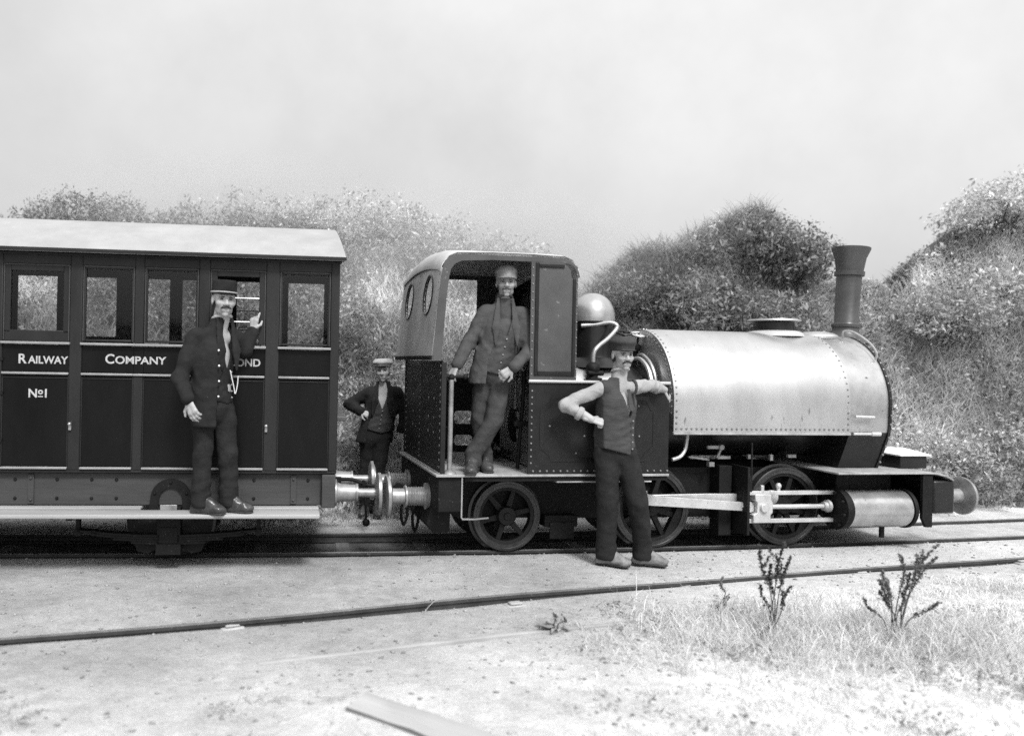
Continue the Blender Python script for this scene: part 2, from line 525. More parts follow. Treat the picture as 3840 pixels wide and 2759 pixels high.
def nets(D, lo, h):
    ins = D < 0
    c = np.zeros(tuple(np.array(D.shape) - 1), int)
    for i in (0, 1):
        for j in (0, 1):
            for q in (0, 1):
                c += ins[i:D.shape[0] - 1 + i, j:D.shape[1] - 1 + j, q:D.shape[2] - 1 + q]
    act = (c > 0) & (c < 8)
    I = np.argwhere(act)
    idx = np.full(c.shape, -1, int); idx[act] = np.arange(len(I))
    acc = np.zeros((len(I), 3)); cnt = np.zeros(len(I))
    cor = [(i, j, q) for i in (0, 1) for j in (0, 1) for q in (0, 1)]
    for a in cor:
        for axi in range(3):
            if a[axi] == 1: continue
            b = list(a); b[axi] = 1
            da = D[I[:, 0] + a[0], I[:, 1] + a[1], I[:, 2] + a[2]]; db = D[I[:, 0] + b[0], I[:, 1] + b[1], I[:, 2] + b[2]]
            mk = (da < 0) != (db < 0)
            t = da[mk] / (da[mk] - db[mk])
            p = np.tile(np.array(a, float), (mk.sum(), 1)); p[:, axi] = t
            acc[mk] += p; cnt[mk] += 1
    V = lo + h * (I + acc / np.maximum(cnt, 1)[:, None])
    F = []
    for axi in range(3):
        u, v = (axi + 1) % 3, (axi + 2) % 3
        s0 = [slice(1, -1)] * 3; s0[axi] = slice(0, -1)
        s1 = list(s0); s1[axi] = slice(1, None)
        A = ins[tuple(s0)]; B = ins[tuple(s1)]
        E = np.argwhere(A != B)
        if len(E) == 0: continue
        off = np.array([1, 1, 1]); off[axi] = 0
        E0 = E + off
        fl = A[E[:, 0], E[:, 1], E[:, 2]]
        q = []
        for du, dv in ((-1, -1), (0, -1), (0, 0), (-1, 0)):
            e = E0.copy(); e[:, u] += du; e[:, v] += dv
            q.append(idx[e[:, 0], e[:, 1], e[:, 2]])
        q = np.stack(q, 1)
        q[~fl] = q[~fl][:, ::-1]
        F.append(q)
    F = np.concatenate(F) if F else np.zeros((0, 4), int)
    F = F[(F >= 0).all(1)]
    return V, F

def relax(V, F, it=2, lam=0.5):
    n = len(V)
    for _ in range(it):
        S = np.zeros_like(V); C = np.zeros(n)
        for a, b in ((0, 1), (1, 2), (2, 3), (3, 0)):
            np.add.at(S, F[:, a], V[F[:, b]]); np.add.at(C, F[:, a], 1)
            np.add.at(S, F[:, b], V[F[:, a]]); np.add.at(C, F[:, b], 1)
        V = V + lam * (S / np.maximum(C, 1)[:, None] - V)
    return V

def sdf_obj(name, m, parent, prims, h=0.010, k=0.03, it=1, **kw):
    V, F = sdf_mesh(prims, h, k, **kw)
    if it: V = relax(V, F, it)
    return link(name, np_mesh(name, V, F, smooth=True), m, parent)

def sdf_join(parts):
    """[(V,F),..] -> one V,F"""
    n = 0; Vs = []; Fs = []
    for V, F in parts:
        Vs.append(V); Fs.append(F + n); n += len(V)
    return np.concatenate(Vs), np.concatenate(Fs)

# ------------------------------------------------------------------ the ground, the bank and the two tracks
def yc(x): return 6.93 + .105 * (x + 1.72) + .5 * .0181 * (x + 1.72) ** 2      # centre line of the running line
def yc_s(x): return .105 + .0181 * (x + 1.72)
SIDE = [(-9.0, 2.62), (-6.0, 3.30), (-4.0, 3.82), (-2.112, 4.398), (-0.961, 4.788), (0.419, 5.315), (2.104, 5.871), (3.696, 6.35), (5.426, 6.886), (8.0, 7.62), (12.0, 9.0)]
SX = np.array([p[0] for p in SIDE]); SY = np.array([p[1] for p in SIDE])
def smooth(t): t = np.clip(t, 0, 1); return t * t * (3 - 2 * t)
RX = np.array([-30, -8, -5.4, -4.8, -4.0, -2.3, -.5, .76, 1.7, 2.6, 3.0, 3.4, 4.2, 5.0, 5.4, 5.8, 6.8, 7.2, 7.8, 8.6, 10, 13, 30.])
RZ = np.array([2.6, 2.9, 3.15, 3.30, 3.20, 3.15, 3.20, 2.95, 2.60, 2.35, 2.60, 2.98, 3.38, 3.68, 3.38, 2.70, 2.60, 3.00, 3.45, 3.85, 4.0, 2.8, 1.5])
def foot(x): return np.where(x > -30, np.minimum(yc(np.clip(x, -9, 12)), 11.5) + 1.45 + 0.25 * np.sin(x * 1.3), 9)
def ridge(x): return np.interp(x, RX, RZ)
def gz(x, y):
    x = np.asarray(x, float); y = np.asarray(y, float)
    xc = np.clip(x, -9, 12)
    d = (y - yc(xc)) / np.sqrt(1 + yc_s(xc) ** 2)
    z = 0.010 * (vnoise(x, y, .5, 1) - .5) + 0.045 * (vnoise(x, y, 1.7, 2) - .5) * smooth((np.abs(d) - .8) / 1.0)
    # ballast trough of the running line
    tr = 1 - smooth((np.abs(d) - .37) / .16)
    z = z * (1 - tr) - (0.085 - .052 * smooth((x - 3.9) / .8)) * tr
    # pale rough ground swells a little towards the photographer
    ys = np.interp(x, SX, SY)
    z += 0.02 * smooth((ys - .75 - y) / .8) + 0.05 * (vnoise(x, y, .9, 6) - .5) * smooth((ys - .9 - y) / .6)
    f = foot(x); t = (y - f) / (11.0 - f)
    up = np.where(t < 1, np.clip(t, 0, 1) ** .85, 1.0)
    z += ridge(x) * up * (1 - .95 * smooth((y - 11.5) / 3.5))
    z += 0.28 * (vnoise(x, y, .8, 3) - .5) * smooth(t * 4) + 0.10 * (vnoise(x, y, .3, 4) - .5) * smooth(t * 5)
    return z

def ground_mesh():
    a = np.concatenate([-np.geomspace(400, 11, 26), np.arange(-10, 12.01, .085), np.geomspace(12.5, 420, 26)])
    b = np.concatenate([-np.geomspace(400, 1, 30), np.arange(-.5, 3.0, .12), np.arange(3.0, 8.6, .042), np.arange(8.6, 13, .11), np.geomspace(13.3, 500, 34)])
    X, Y = np.meshgrid(a, b, indexing='ij')
    Z = gz(X, Y)
    n, m = X.shape
    V = np.stack([X, Y, Z], -1).reshape(-1, 3)
    i = np.arange(n * m).reshape(n, m)
    F = np.stack([i[:-1, :-1], i[1:, :-1], i[1:, 1:], i[:-1, 1:]], -1).reshape(-1, 4)
    # where cinders, pale gravel and bank soil lie, with some brightness painted in
    x, y = V[:, 0], V[:, 1]; xc = np.clip(x, -9, 12)
    d = (y - yc(xc)) / np.sqrt(1 + yc_s(xc) ** 2)
    cind = 1 - smooth((np.abs(d) - .36 - .10 * (vnoise(x, y, .35, 8) - .3)) / .12)
    cind = cind * (1 - .93 * smooth((x - 3.7) / .7))
    ys = np.interp(x, SX, SY)
    fore = smooth((ys - .1 - y) / 1.6)
    right = smooth((x - 0.3) / 3.0)
    tone = .33 + .19 * fore + .15 * right + .06 * (vnoise(x, y, .6, 9) - .5)
    tone += .20 * smooth((d - .5) / .3)  # brightness painted in beyond the far rail against the carriage's shade
    tone = tone * (1 - cind) + .085 * cind
    bk = smooth((y - foot(x)) / .35)
    tone = tone * (1 - bk) + (.11 + .08 * vnoise(x, y, .5, 10)) * bk
    return np_mesh('ground', V, F, tone, True)

def ground_mat():
    m = bpy.data.materials.new('gravel_and_dust')
    m.use_nodes = True
    n = m.node_tree.nodes; l = m.node_tree.links
    b = n['Principled BSDF']
    b.inputs['Roughness'].default_value = 0.95
    b.inputs['Specular IOR Level'].default_value = 0.15
    a = n.new('ShaderNodeAttribute'); a.attribute_name = 'tone'
    tc = n.new('ShaderNodeTexCoord')
    def noise(scale, det=6, rough=.6, st=(1, 1, 1)):
        mp = n.new('ShaderNodeMapping'); mp.inputs['Scale'].default_value = st
        l.new(tc.outputs['Object'], mp.inputs[0])
        t = n.new('ShaderNodeTexNoise'); t.inputs['Scale'].default_value = scale; t.inputs['Detail'].default_value = det; t.inputs['Roughness'].default_value = rough
        l.new(mp.outputs[0], t.inputs['Vector']); return t.outputs[0]
    def rng(s, a0, a1, b0, b1):
        r = n.new('ShaderNodeMapRange'); l.new(s, r.inputs[0])
        for i, v in enumerate((a0, a1, b0, b1)): r.inputs[i + 1].default_value = v
        return r.outputs[0]
    def mul(p, q):
        k = n.new('ShaderNodeMath'); k.operation = 'MULTIPLY'; l.new(p, k.inputs[0]); l.new(q, k.inputs[1]); return k.outputs[0]
    g = rng(noise(1.3, 5), .3, .7, .78, 1.15)
    g = mul(g, rng(noise(9, 6, .7), .25, .75, .77, 1.19))
    g = mul(g, rng(noise(70, 3, .7), .3, .7, .82, 1.16))
    # small dark cinders and litter lying about
    g = mul(g, rng(noise(17, 3, .6, (.35, 1, 1)), .62, .78, 1.0, .68))
    v = n.new('ShaderNodeVectorMath'); v.operation = 'SCALE'
    l.new(a.outputs['Color'], v.inputs[0]); l.new(g, v.inputs['Scale'])
    l.new(v.outputs[0], b.inputs['Base Color'])
    bp = n.new('ShaderNodeBump'); bp.inputs['Distance'].default_value = .012; bp.inputs['Strength'].default_value = .9
    ad = n.new('ShaderNodeMath'); l.new(noise(45, 6, .7), ad.inputs[0]); l.new(noise(12, 4), ad.inputs[1])
    l.new(ad.outputs[0], bp.inputs['Height']); l.new(bp.outputs[0], b.inputs['Normal'])
    return m
M['ground'] = ground_mat()
ground = tag(link('ground', ground_mesh(), 'ground'), 'pale gravel and dust ground rising to a rough bank behind the train', None, None, 'structure')

# loose stones and litter on the ground (nobody could count them)
def stones(name, n, xr, yr, smin_, smax, tones, label, keep=None):
    x = RNG.uniform(*xr, n * 2); y = RNG.uniform(*yr, n * 2)
    if keep is not None:
        k = keep(x, y); x = x[k]; y = y[k]
    x = x[:n]; y = y[:n]; n = len(x)
    s = smin_ + (smax - smin_) * RNG.random(n) ** 3
    base = np.array([(1, 0, 0), (0, 1, 0), (-1, 0, 0), (0, -1, 0), (0, 0, 1), (0, 0, -1)], float)
    fa = np.array([(0, 1, 4), (1, 2, 4), (2, 3, 4), (3, 0, 4), (1, 0, 5), (2, 1, 5), (3, 2, 5), (0, 3, 5)])
    J = 1 + .45 * (RNG.random((n, 6, 1)) - .5)
    ang = RNG.random(n) * 6.28; c, q = np.cos(ang), np.sin(ang)
    B = base[None] * J * (s[:, None, None] * np.array([1.25, .9, .55]))
    Bx = B[..., 0] * c[:, None] - B[..., 1] * q[:, None]; By = B[..., 0] * q[:, None] + B[..., 1] * c[:, None]
    z = gz(x, y)
    V = np.stack([Bx + x[:, None], By + y[:, None], B[..., 2] + (z + s * .25)[:, None]], -1).reshape(-1, 3)
    F = (fa[None] + 6 * np.arange(n)[:, None, None]).reshape(-1, 3)
    t = np.repeat(RNG.uniform(*tones, n), 6)
    return tag(link(name, np_mesh(name, V, F, t), 'leaf'), label, None, None, 'stuff')
stones('loose_gravel', 9000, (-6, 9), (3.0, 8.6), .003, .015, (.22, .55), 'scattered small stones lying on the pale ground',
       lambda x, y: (np.abs(y - yc(x)) > .45))

# ------------------------------------------------------------------ rails
def sweep(name, pts, prof, m, parent, mtop=None, ztop=None):
    """sweep a (offset, z) profile along a plan polyline"""
    P = [Vector((p[0], p[1], 0)) for p in pts]; k = len(prof)
    V = []; 
    for i, p in enumerate(P):
        d = (P[min(i + 1, len(P) - 1)] - P[max(i - 1, 0)]).normalized(); nn = Vector((-d.y, d.x, 0))
        zz = pts[i][2] if len(pts[i]) > 2 else 0
        for o, z in prof: V.append(p + nn * o + Vector((0, 0, z + zz)))
    F = []
    for i in range(len(P) - 1):
        for q in range(k):
            q2 = (q + 1) % k
            F.append((i * k + q, i * k + q2, (i + 1) * k + q2, (i + 1) * k + q))
    F.append(tuple(range(k))[::-1]); F.append(tuple((len(P) - 1) * k + q for q in range(k)))
    b = MB(); b.add(V, F)
    o = b.build(name, m, parent)
    if mtop:
        o.data.materials.append(M[mtop])
        for pl in o.data.polygons:
            if pl.normal.z > .9 and pl.center.z > ztop: pl.material_index = 1
    return o
RAILP = [(-.03, -.075), (.03, -.075), (.03, -.066), (.008, -.058), (.008, -.028), (.022, -.020), (.022, -.002), (.018, 0), (-.018, 0), (-.022, -.002), (-.022, -.020), (-.008, -.028), (-.008, -.058), (-.03, -.066)]
main = empty('railway_track', (0, 0, 0), 0, 'running line of worn rails under the carriage and the engine', 'track')
def offset_main(o, x0=-9.0, x1=11.5, st=.25):
    r = []
    x = x0
    while x <= x1:
        s = yc_s(x); h = math.hypot(1, s)
        r.append((x - s / h * o, yc(x) + o / h)); x += st
    return r
for o_ in (-.365, .365):
    sweep('rail', offset_main(o_), RAILP, 'rail', main, 'railtop', -.004)
for i in range(27):
    x = -7.6 + i * .72
    s = yc_s(x)
    b = MB(); b.box(-.065, .065, -.58, .58, -.055, 0, None)
    o = b.build('sleeper', 'sleeper', main, bevel=.008)
    o.location = (x, yc(x), -.082 + random.uniform(-.006, .004)); o.rotation_euler = (0, 0, math.atan(s) + random.uniform(-.03, .03))
# siding: the far rail stands clear, the near one is nearly buried
side = empty('railway_track', (0, 0, 0), 0, 'half buried siding track crossing the open ground in front of the train', 'track')
def side_pts(off, zt):
    r = []
    for x in np.arange(-8.5, 11.5, .2):
        y = float(np.interp(x, SX, SY)); yy = float(np.interp(x + .6, SX, SY)); y2 = float(np.interp(x - .6, SX, SY))
        s = (yy - y2) / 1.2; h = math.hypot(1, s)
        # soften the polyline
        y = (y + yy + y2) / 3
        z = zt
        r.append((x - s / h * off, y + off / h, z + .004 * math.sin(x * 2.1)))
    return r
sweep('rail', side_pts(0, .038), RAILP, 'rail', side, 'railtop', .02)
near_rail = sweep('rail', side_pts(-.62, .006), RAILP, 'dusty_rail', side)
near_rail['label'] = 'near rail buried to its head in dust'
for i, x in enumerate(np.arange(-7, 10, 1.55)):
    y = float(np.interp(x, SX, SY)); s = .33
    b = MB(); b.box(-.07, .07, -.05, .05, -.05, .012)
    b.box(-.045, .045, -.035, .02, .012, .03)
    o = b.build('rail_chair', 'dusty_rail', side, bevel=.012)
    o.location = (x + random.uniform(-.15, .15), y - .035, -.012 + random.uniform(-.012, .008)); o.rotation_euler = (random.uniform(-.08, .08), 0, s + random.uniform(-.15, .15))

# ------------------------------------------------------------------ vegetation of the bank
def blades(x, y, z, n_each, length, width, tone, spread=.05, lean=.5, droop=.6, seg=3, slope=None):
    """clumps of curved grass blades -> V, F, tone"""
    x = np.repeat(x, n_each); y = np.repeat(y, n_each); z = np.repeat(z, n_each); tone = np.repeat(tone, n_each); length = np.repeat(length, n_each)
    N = len(x)
    x = x + RNG.normal(0, spread, N); y = y + RNG.normal(0, spread, N)
    z = gz(x, y) - .01
    a = RNG.random(N) * 6.283
    L = length * (.55 + .7 * RNG.random(N)); W = width * (.6 + .8 * RNG.random(N))
    t0 = lean * RNG.random(N); dr = droop * (.4 + 1.0 * RNG.random(N))
    dx, dy = np.cos(a), np.sin(a)
    px, py, pz = x.copy(), y.copy(), z.copy()
    th = t0.copy(); b = RNG.random(N) * 6.283
    wx, wy = np.cos(b), np.sin(b)
    rows = []
    for s in range(seg + 1):
        f = 1 - s / seg
        ww = W * (.15 + .85 * f ** .7)
        if s == seg: ww = W * .08
        rows.append((np.stack([px - wx * ww, py - wy * ww, pz], -1), np.stack([px + wx * ww, py + wy * ww, pz], -1)))
        st = L / seg
        px = px + dx * np.sin(th) * st; py = py + dy * np.sin(th) * st; pz = pz + np.cos(th) * st
        th = th + dr / seg * 2.2
    V = np.stack([q for r in rows for q in r], 1)           # N, 2(seg+1), 3
    k = 2 * (seg + 1)
    F = np.array([(2 * s, 2 * s + 1, 2 * s + 3, 2 * s + 2) for s in range(seg)])
    F = (F[None] + k * np.arange(N)[:, None, None]).reshape(-1, 4)
    tt = tone * (.75 + .5 * RNG.random(N))
    return V.reshape(-1, 3), F, np.repeat(tt, k)

def leaves(P, size, tone, flat=.0, asp=.45):
    """random leaf quads (folded rhombs) at points P"""
    N = len(P)
    n = RNG.normal(size=(N, 3)); n[:, 2] = np.abs(n[:, 2]) + flat; n /= np.linalg.norm(n, axis=1)[:, None]
    u = np.cross(n, RNG.normal(size=(N, 3))); u /= np.linalg.norm(u, axis=1)[:, None]
    v = np.cross(n, u)
    s = size * (.45 + 1.35 * RNG.random(N) ** 2)[:, None]
    V = np.stack([P - u * s, P - v * s * asp + n * s * .12, P + u * s, P + v * s * asp + n * s * .12], 1).reshape(-1, 3)
    F = np.arange(4 * N).reshape(N, 4)
    return V, F, np.repeat(tone * (.7 + .6 * RNG.random(N)), 4)

def bank_points(n, xr=(-7.5, 14.0), t0=0.0, t1=1.5):
    x = RNG.uniform(*xr, n); f = foot(x); t = RNG.uniform(t0, t1, n)
    y = f + t * (11.0 - f)
    return x, y, t

def bank_tone(x, y, t):
    a = vnoise(x + .7 * y, y * 1.6 - .3 * x, .55, 21); b = vnoise(x, y, 1.6, 22); c = vnoise(x * 1.7, y * 1.7, .35, 23)
    k = np.clip(.1 + .55 * a + .5 * b + .35 * (c - .5) - .22, 0, 1)
    tone = .12 + .74 * k ** 1.4
    tone *= 1 + .55 * smooth((2.2 - x) / 2.5) * smooth((t - .45) / .4)        # haze high on the left put into the leaf colour
    tone *= 1 + .40 * smooth((x - 5.6) / 1.4)                                  # fade on the right painted in likewise
    return tone

x, y, t = bank_points(12500)
V, F, T = blades(x, y, None if False else gz(x, y), 10, .20 + .22 * vnoise(x, y, .7, 31), .0065, bank_tone(x, y, t), .06, .75, .75)
tag(link('bank_grass', np_mesh('bank_grass', V, F, T), 'grass'), 'rough tufted grass covering the bank behind the train', None, None, 'stuff')
x, y, t = bank_points(26000, t1=1.4)
h_ = vnoise(x, y, .5, 33); k_ = h_ > .42; x, y, t = x[k_], y[k_], t[k_]
rep = 7
X = np.repeat(x, rep) + RNG.normal(0, .07, len(x) * rep); Y = np.repeat(y, rep) + RNG.normal(0, .07, len(x) * rep)
Z = gz(X, Y) + RNG.random(len(X)) ** 1.3 * np.repeat(.10 + .30 * vnoise(x, y, .6, 34), rep)
V, F, T = leaves(np.stack([X, Y, Z], -1), .026, np.repeat(bank_tone(x, y, t) * .9, rep), .3)
tag(link('bank_undergrowth', np_mesh('bank_undergrowth', V, F, T), 'leaf'), 'leafy bramble and bracken undergrowth spread over the bank', None, None, 'stuff')

def bush(name, c, rad, label, tone, n=5200, lsize=.028, blobs=9, seed=0, stems=5, group=None, spiky=0.55, cat='bush'):
    blobs = int(blobs * 1.6)
    """a shrub: stems > leaf clumps scattered through uneven lobes"""
    rs = np.random.default_rng(seed)
    g = float(gz(c[0], c[1]))
    root = empty(name, (c[0], c[1], g - .05), 0, label, cat, group)
    rad = np.array(rad, float)
    cs = []; 
    for i in range(blobs):
        d = rs.normal(size=3); d /= np.linalg.norm(d); d[2] = abs(d[2]) * .9 + .1
        cs.append(d * rad * (.25 + .85 * rs.random()) * np.array([1.15, 1, .9]) + np.array([0, 0, rad[2] * .25]))
    cs = np.array(cs); br = rad.mean() * (.16 + .30 * rs.random(blobs) ** 1.5)
    stm = MB()
    for i in range(stems):
        e = cs[rs.integers(blobs)]
        stm.tube(bez([(rs.normal() * .05, rs.normal() * .05, -.05), (e[0] * .4, e[1] * .4, e[2] * .45), tuple(e)], 5), [.022, .02, .019, .018, .016, .014, .012, .011, .009, .007, .005], 6)
    stm.build('stem', 'stem', root)
    w_ = br ** 2; w_ = w_ / w_.sum()
    which = rs.choice(blobs, n // 6, p=w_)
    d = rs.normal(size=(len(which), 3)); d /= np.linalg.norm(d, axis=1)[:, None]
    rr = br[which] * (.35 + .75 * rs.random(len(which)) ** .5)
    tw = cs[which] + d * rr[:, None] * np.array([1, 1, .9])
    tw[:, 2] = np.maximum(tw[:, 2], .02)
    # each twig carries a spray of leaves
    P = np.repeat(tw, 9, 0) + rs.normal(0, .035, (len(tw) * 9, 3)) + np.repeat(d, 9, 0) * (rs.random(len(tw) * 9) * spiky * .25)[:, None]
    tt = np.repeat(tone * (.5 + 1.0 * rs.random(len(tw))), 9)
    V, F, T = leaves(P, lsize, tt, .0, .35)
    link('foliage', np_mesh('foliage', V, F, T), 'leaf', root)
    return root
bush('gorse_bush', (4.95, 10.6), (.75, .5, .50), 'dark gorse bush crowning the bank behind the saddle tank', .23, 11000, .028, 15, 3)
bush('gorse_bush', (4.15, 10.2), (.85, .6, .45), 'wide dark gorse bush below the crest between dome and tank filler', .25, 11000, .028, 15, 4)
bush('bramble_bush', (4.55, 9.6), (.8, .5, .40), 'low shaded bramble bush just above the tank filler lid', .20, 9000, .024, 13, 5)
bush('gorse_bush', (3.30, 10.6), (.55, .5, .35), 'small grey gorse bush on the slope above the dome', .18, 7000, .024, 12, 15)
bush('hawthorn_bush', (-4.25, 10.9), (1.0, .7, .50), 'dark rounded bush on the skyline at the far left above the carriage roof', .24, 10000, .023, 16, 6)
bush('hawthorn_bush', (-2.95, 11.1), (1.15, .7, .42), 'grey bush on the skyline above the middle of the carriage roof', .40, 10000, .023, 16, 7)
bush('hawthorn_bush', (-1.45, 11.3), (1.15, .7, .40), 'thin pale bush on the skyline above the carriage door', .52, 10000, .023, 16, 8)  # leaf tones of these skyline bushes paled to paint in haze
bush('hawthorn_bush', (-.15, 11.1), (1.0, .7, .52), 'tall pale bush beyond the gap between carriage and engine', .55, 10000, .023, 16, 9)
bush('hawthorn_bush', (1.15, 11.0), (1.0, .6, .42), 'pale bush on the bank just above the cab roof', .55, 9000, .023, 15, 10)
bush('bracken_clump', (6.75, 9.9), (.75, .5, .5), 'dark bush standing close to the right of the chimney', .32, 8000, .026, 13, 11)
bush('bracken_clump', (7.5, 10.1), (.95, .6, .55), 'dappled bush high on the right hand bank', .52, 9000, .026, 15, 12)
bush('bracken_clump', (8.6, 10.6), (1.0, .7, .95), 'large pale bush at the right edge of the picture', .52, 9000, .026, 15, 13)
bush('hawthorn_bush', (8.25, 11.0), (.7, .6, .55), 'uneven bush on the skyline of the right hand bank', .58, 8000, .026, 14, 16)  # fade over the right skyline put into these pale leaf tones
bush('hawthorn_bush', (7.25, 10.7), (.6, .5, .45), 'ragged pale bush on the skyline to the right of the chimney', .42, 7000, .026, 14, 17)
bush('bramble_bush', (5.9, 9.4), (.65, .45, .40), 'small leafy bush behind the front of the smokebox', .40, 6000, .024, 12, 14)

# unseen dark leaf screen added behind and right of the camera to darken reflections
n_ = 26000
hx = np.array([-26, -8, 2, 7, 10.5, 12.5]); hy = np.array([-7.5, -6.2, -5.6, -3.2, 1.0, 4.6])
hs = np.concatenate([[0], np.cumsum(np.hypot(np.diff(hx), np.diff(hy)))]); u = RNG.random(n_) * hs[-1]
x = np.interp(u, hs, hx) + RNG.random(n_) * 1.2; y = np.interp(u, hs, hy) - RNG.random(n_) * 1.2; hh = 1.8 + .7 * vnoise(u, u * 0, 1.3, 51)
V, F, T = leaves(np.stack([x, y, gz(x, y) + hh * RNG.random(n_) ** .8 - .03], -1), .10, np.full(n_, .035), 0, .5)
tag(link('added_hedge', np_mesh('added_hedge', V, F, T), 'leaf'), 'dark hedge standing behind the photographer', None, None, 'stuff')  # unseen leaf screen, added only to darken reflections

# ------------------------------------------------------------------ plates with openings
def plate(name, outer, holes, fn, thick, m, parent, smooth=False, label=None):
    """flat sheet outlined in 2-D with holes, mapped to 3-D by fn(u, v), given thickness"""
    bm = bmesh.new()
    es = []
    for loop in [outer] + holes:
        vs = [bm.verts.new((u, v, 0)) for u, v in loop]
        es += [bm.edges.new((vs[i], vs[(i + 1) % len(vs)])) for i in range(len(vs))]
    bmesh.ops.triangle_fill(bm, use_beauty=True, use_dissolve=False, edges=es, normal=(0, 0, 1))
    for v in bm.verts: v.co = fn(v.co.x, v.co.y)
    me = bpy.data.meshes.new(name); bm.to_mesh(me); bm.free()
    o = link(name, me, m, parent)
    s = o.modifiers.new('solid', 'SOLIDIFY'); s.thickness = thick; s.offset = 0
    if label: o['label'] = label
    return o
def circ(c, r, n=24, ry=None):
    ry = r if ry is None else ry
    return [(c[0] + r * math.cos(2 * math.pi * i / n), c[1] + ry * math.sin(2 * math.pi * i / n)) for i in range(n)]
def rrect(x0, x1, y0, y1, r, n=5):
    o = []
    for cx, cy, a0 in ((x1 - r, y1 - r, 0), (x0 + r, y1 - r, 90), (x0 + r, y0 + r, 180), (x1 - r, y0 + r, 270)):
        o += [(cx + r * math.cos(R(a0 + 90 * i / n)), cy + r * math.sin(R(a0 + 90 * i / n))) for i in range(n + 1)]
    return o

# ------------------------------------------------------------------ the engine (local x towards its front, y away from the camera, z from rail top)
LOC = (0.9464, 7.2878, 0.0)
loco = empty('steam_locomotive', LOC, R(10), 'dark saddle tank steam engine with open cab and tall chimney', 'locomotive')
def A(r, a, zc): return (-r * math.cos(R(a)), zc + r * math.sin(R(a)))

# frames and footplates
for sgn in (-1, 1):
    y0, y1 = sorted((sgn * .285, sgn * .31))
    fb = MB()
    fb.prism([(-.60, .695), (-.60, .36), (-.42, .27), (.45, .26), (.9, .25), (1.8, .25), (2.2, .25), (3.3, .25), (3.78, .32), (3.78, .695)], y0, y1, 'y')
    fb.build('frame_plate', 'iron', loco)
b = MB(); b.box(-.74, 1.245, -.82, .82, .692, .710)
b.build('rear_footplate', 'footplate', loco, bevel=.003)
b = MB(); b.box(2.84, 3.74, -.81, .81, .694, .710)
b.prism([(3.74, .694), (3.74, .71), (3.83, .705), (3.93, .685), (4.0, .645), (4.0, .63), (3.92, .668), (3.82, .69)], -.81, .81, 'y')
b.build('front_footplate', 'footplate', loco, bevel=.003)
b = MB()
for sgn in (-1, 1):
    a0, a1 = sorted((sgn * .80, sgn * .785))
    b.box(-.5, 1.24, a0, a1, .655, .690)
b.build('valance', 'iron', loco)
b = MB(); b.box(.27, 1.1, -.80, -.74, .640, .652); b.build('spring_beam', 'footplate', loco, bevel=.003)
# rear beam and drawgear
b = MB(); b.box(-.715, -.52, -.79, .79, .41, .690); b.build('rear_buffer_beam', 'iron', loco, bevel=.008)
b = MB(); b.prism([(-.72, .41), (-.60, .41), (-.56, .40), (-.56, .205), (-.69, .20), (-.76, .28)], -.58, .58, 'y'); b.build('drag_box', 'iron', loco, bevel=.006)
b = MB()
for k in range(28): b.rivet((-.703, -.76 + k * .056, .712), (0, 0, 1), .011, .012)
for k in range(15): b.rivet((-.695, -.72, .76 + k * .058), (-1, 0, 0)); b.rivet((-.695, .70, .76 + k * .058), (-1, 0, 0)); b.rivet((-.695, .06, .76 + k * .058), (-1, 0, 0), .008)
for y in (-.3, .35, -.5): 
    for z in (1.02, 1.3, 1.14): b.rivet((-.695, y, z), (-1, 0, 0))
b.build('rivets', 'rivet', loco, kind='stuff')

def buffer(parent, name, x, y, z, sgn, mid, L, head_r=.17, rings=True):
    """a sprung buffer: stock (flange, barrel, coil rings) > head"""
    e = bpy.data.objects.new(name, None); col.objects.link(e); e.parent = parent; e.location = (x, y, z)
    s = MB()
    pr = [(.11, 0), (.11, .025), (.085, .03)]
    if rings:
        for k in range(7): pr += [(.080, .035 + k * .021), (.072, .045 + k * .021), (.080, .055 + k * .021)]
        pr += [(.092, .185), (.092, .20), (.066, .205), (.066, L - .045)]
    else:
        pr += [(.075, .06), (.066, L * .45), (.074, L * .46), (.074, L * .5), (.036, L * .51), (.036, L - .045)]
    s.ring(pr, (0, 0, 0), (sgn, 0, 0), 24, caps=True)
    s.build('stock', 'buffer', e)
    h = MB()
    h.ring([(.05, L - .055), (head_r * .8, L - .05), (head_r, L - .035), (head_r, L - .012), (head_r * .86, L - .006), (head_r * .5, L - .002), (.001, L)], (0, 0, 0), (sgn, 0, 0), 32)
    h.build('head', mid, e)
    return e
for y in (-.42, .42):
    buffer(loco, 'buffer', -.715, y, .478, -1, 'buffer', .37)
    buffer(loco, 'buffer', 4.022, y * 1.14, .445, 1, 'buffer', .41, .175)
# hanging links and drawhook
b = MB()
b.tube(bez([(-.73, -.02, .42), (-.84, -.02, .38), (-.86, .0, .25), (-.83, .02, .15), (-.80, .02, .25), (-.82, .02, .38)], 5), .013, 7)
b.tube(bez([(-.72, -.18, .40), (-.78, -.18, .34), (-.79, -.17, .22), (-.765, -.15, .13), (-.735, -.14, .22), (-.74, -.14, .34)], 5), .013, 7)
b.build('coupling_link', 'iron', loco)
b = MB(); b.prism([(-.72, .44), (-.72, .50), (-.80, .50), (-.90, .53), (-.93, .49), (-.89, .45), (-.86, .47), (-.80, .44)], -.02, .02, 'y'); b.build('drawhook', 'iron', loco, bevel=.004)
b = MB(); b.prism([(4.0, .40), (4.0, .46), (4.08, .46), (4.16, .49), (4.2, .45), (4.16, .41), (4.12, .43), (4.08, .40)], -.02, .02, 'y'); b.build('drawhook', 'iron', loco, bevel=.004)
# step hung below the doorway
b = MB()
b.tube([(-.523, -.80, .69), (-.523, -.80, .37), (-.515, -.80, .355), (-.40, -.76, .345), (-.265, -.68, .338)], .008, 6)
b.build('footstep', 'lagging', loco)

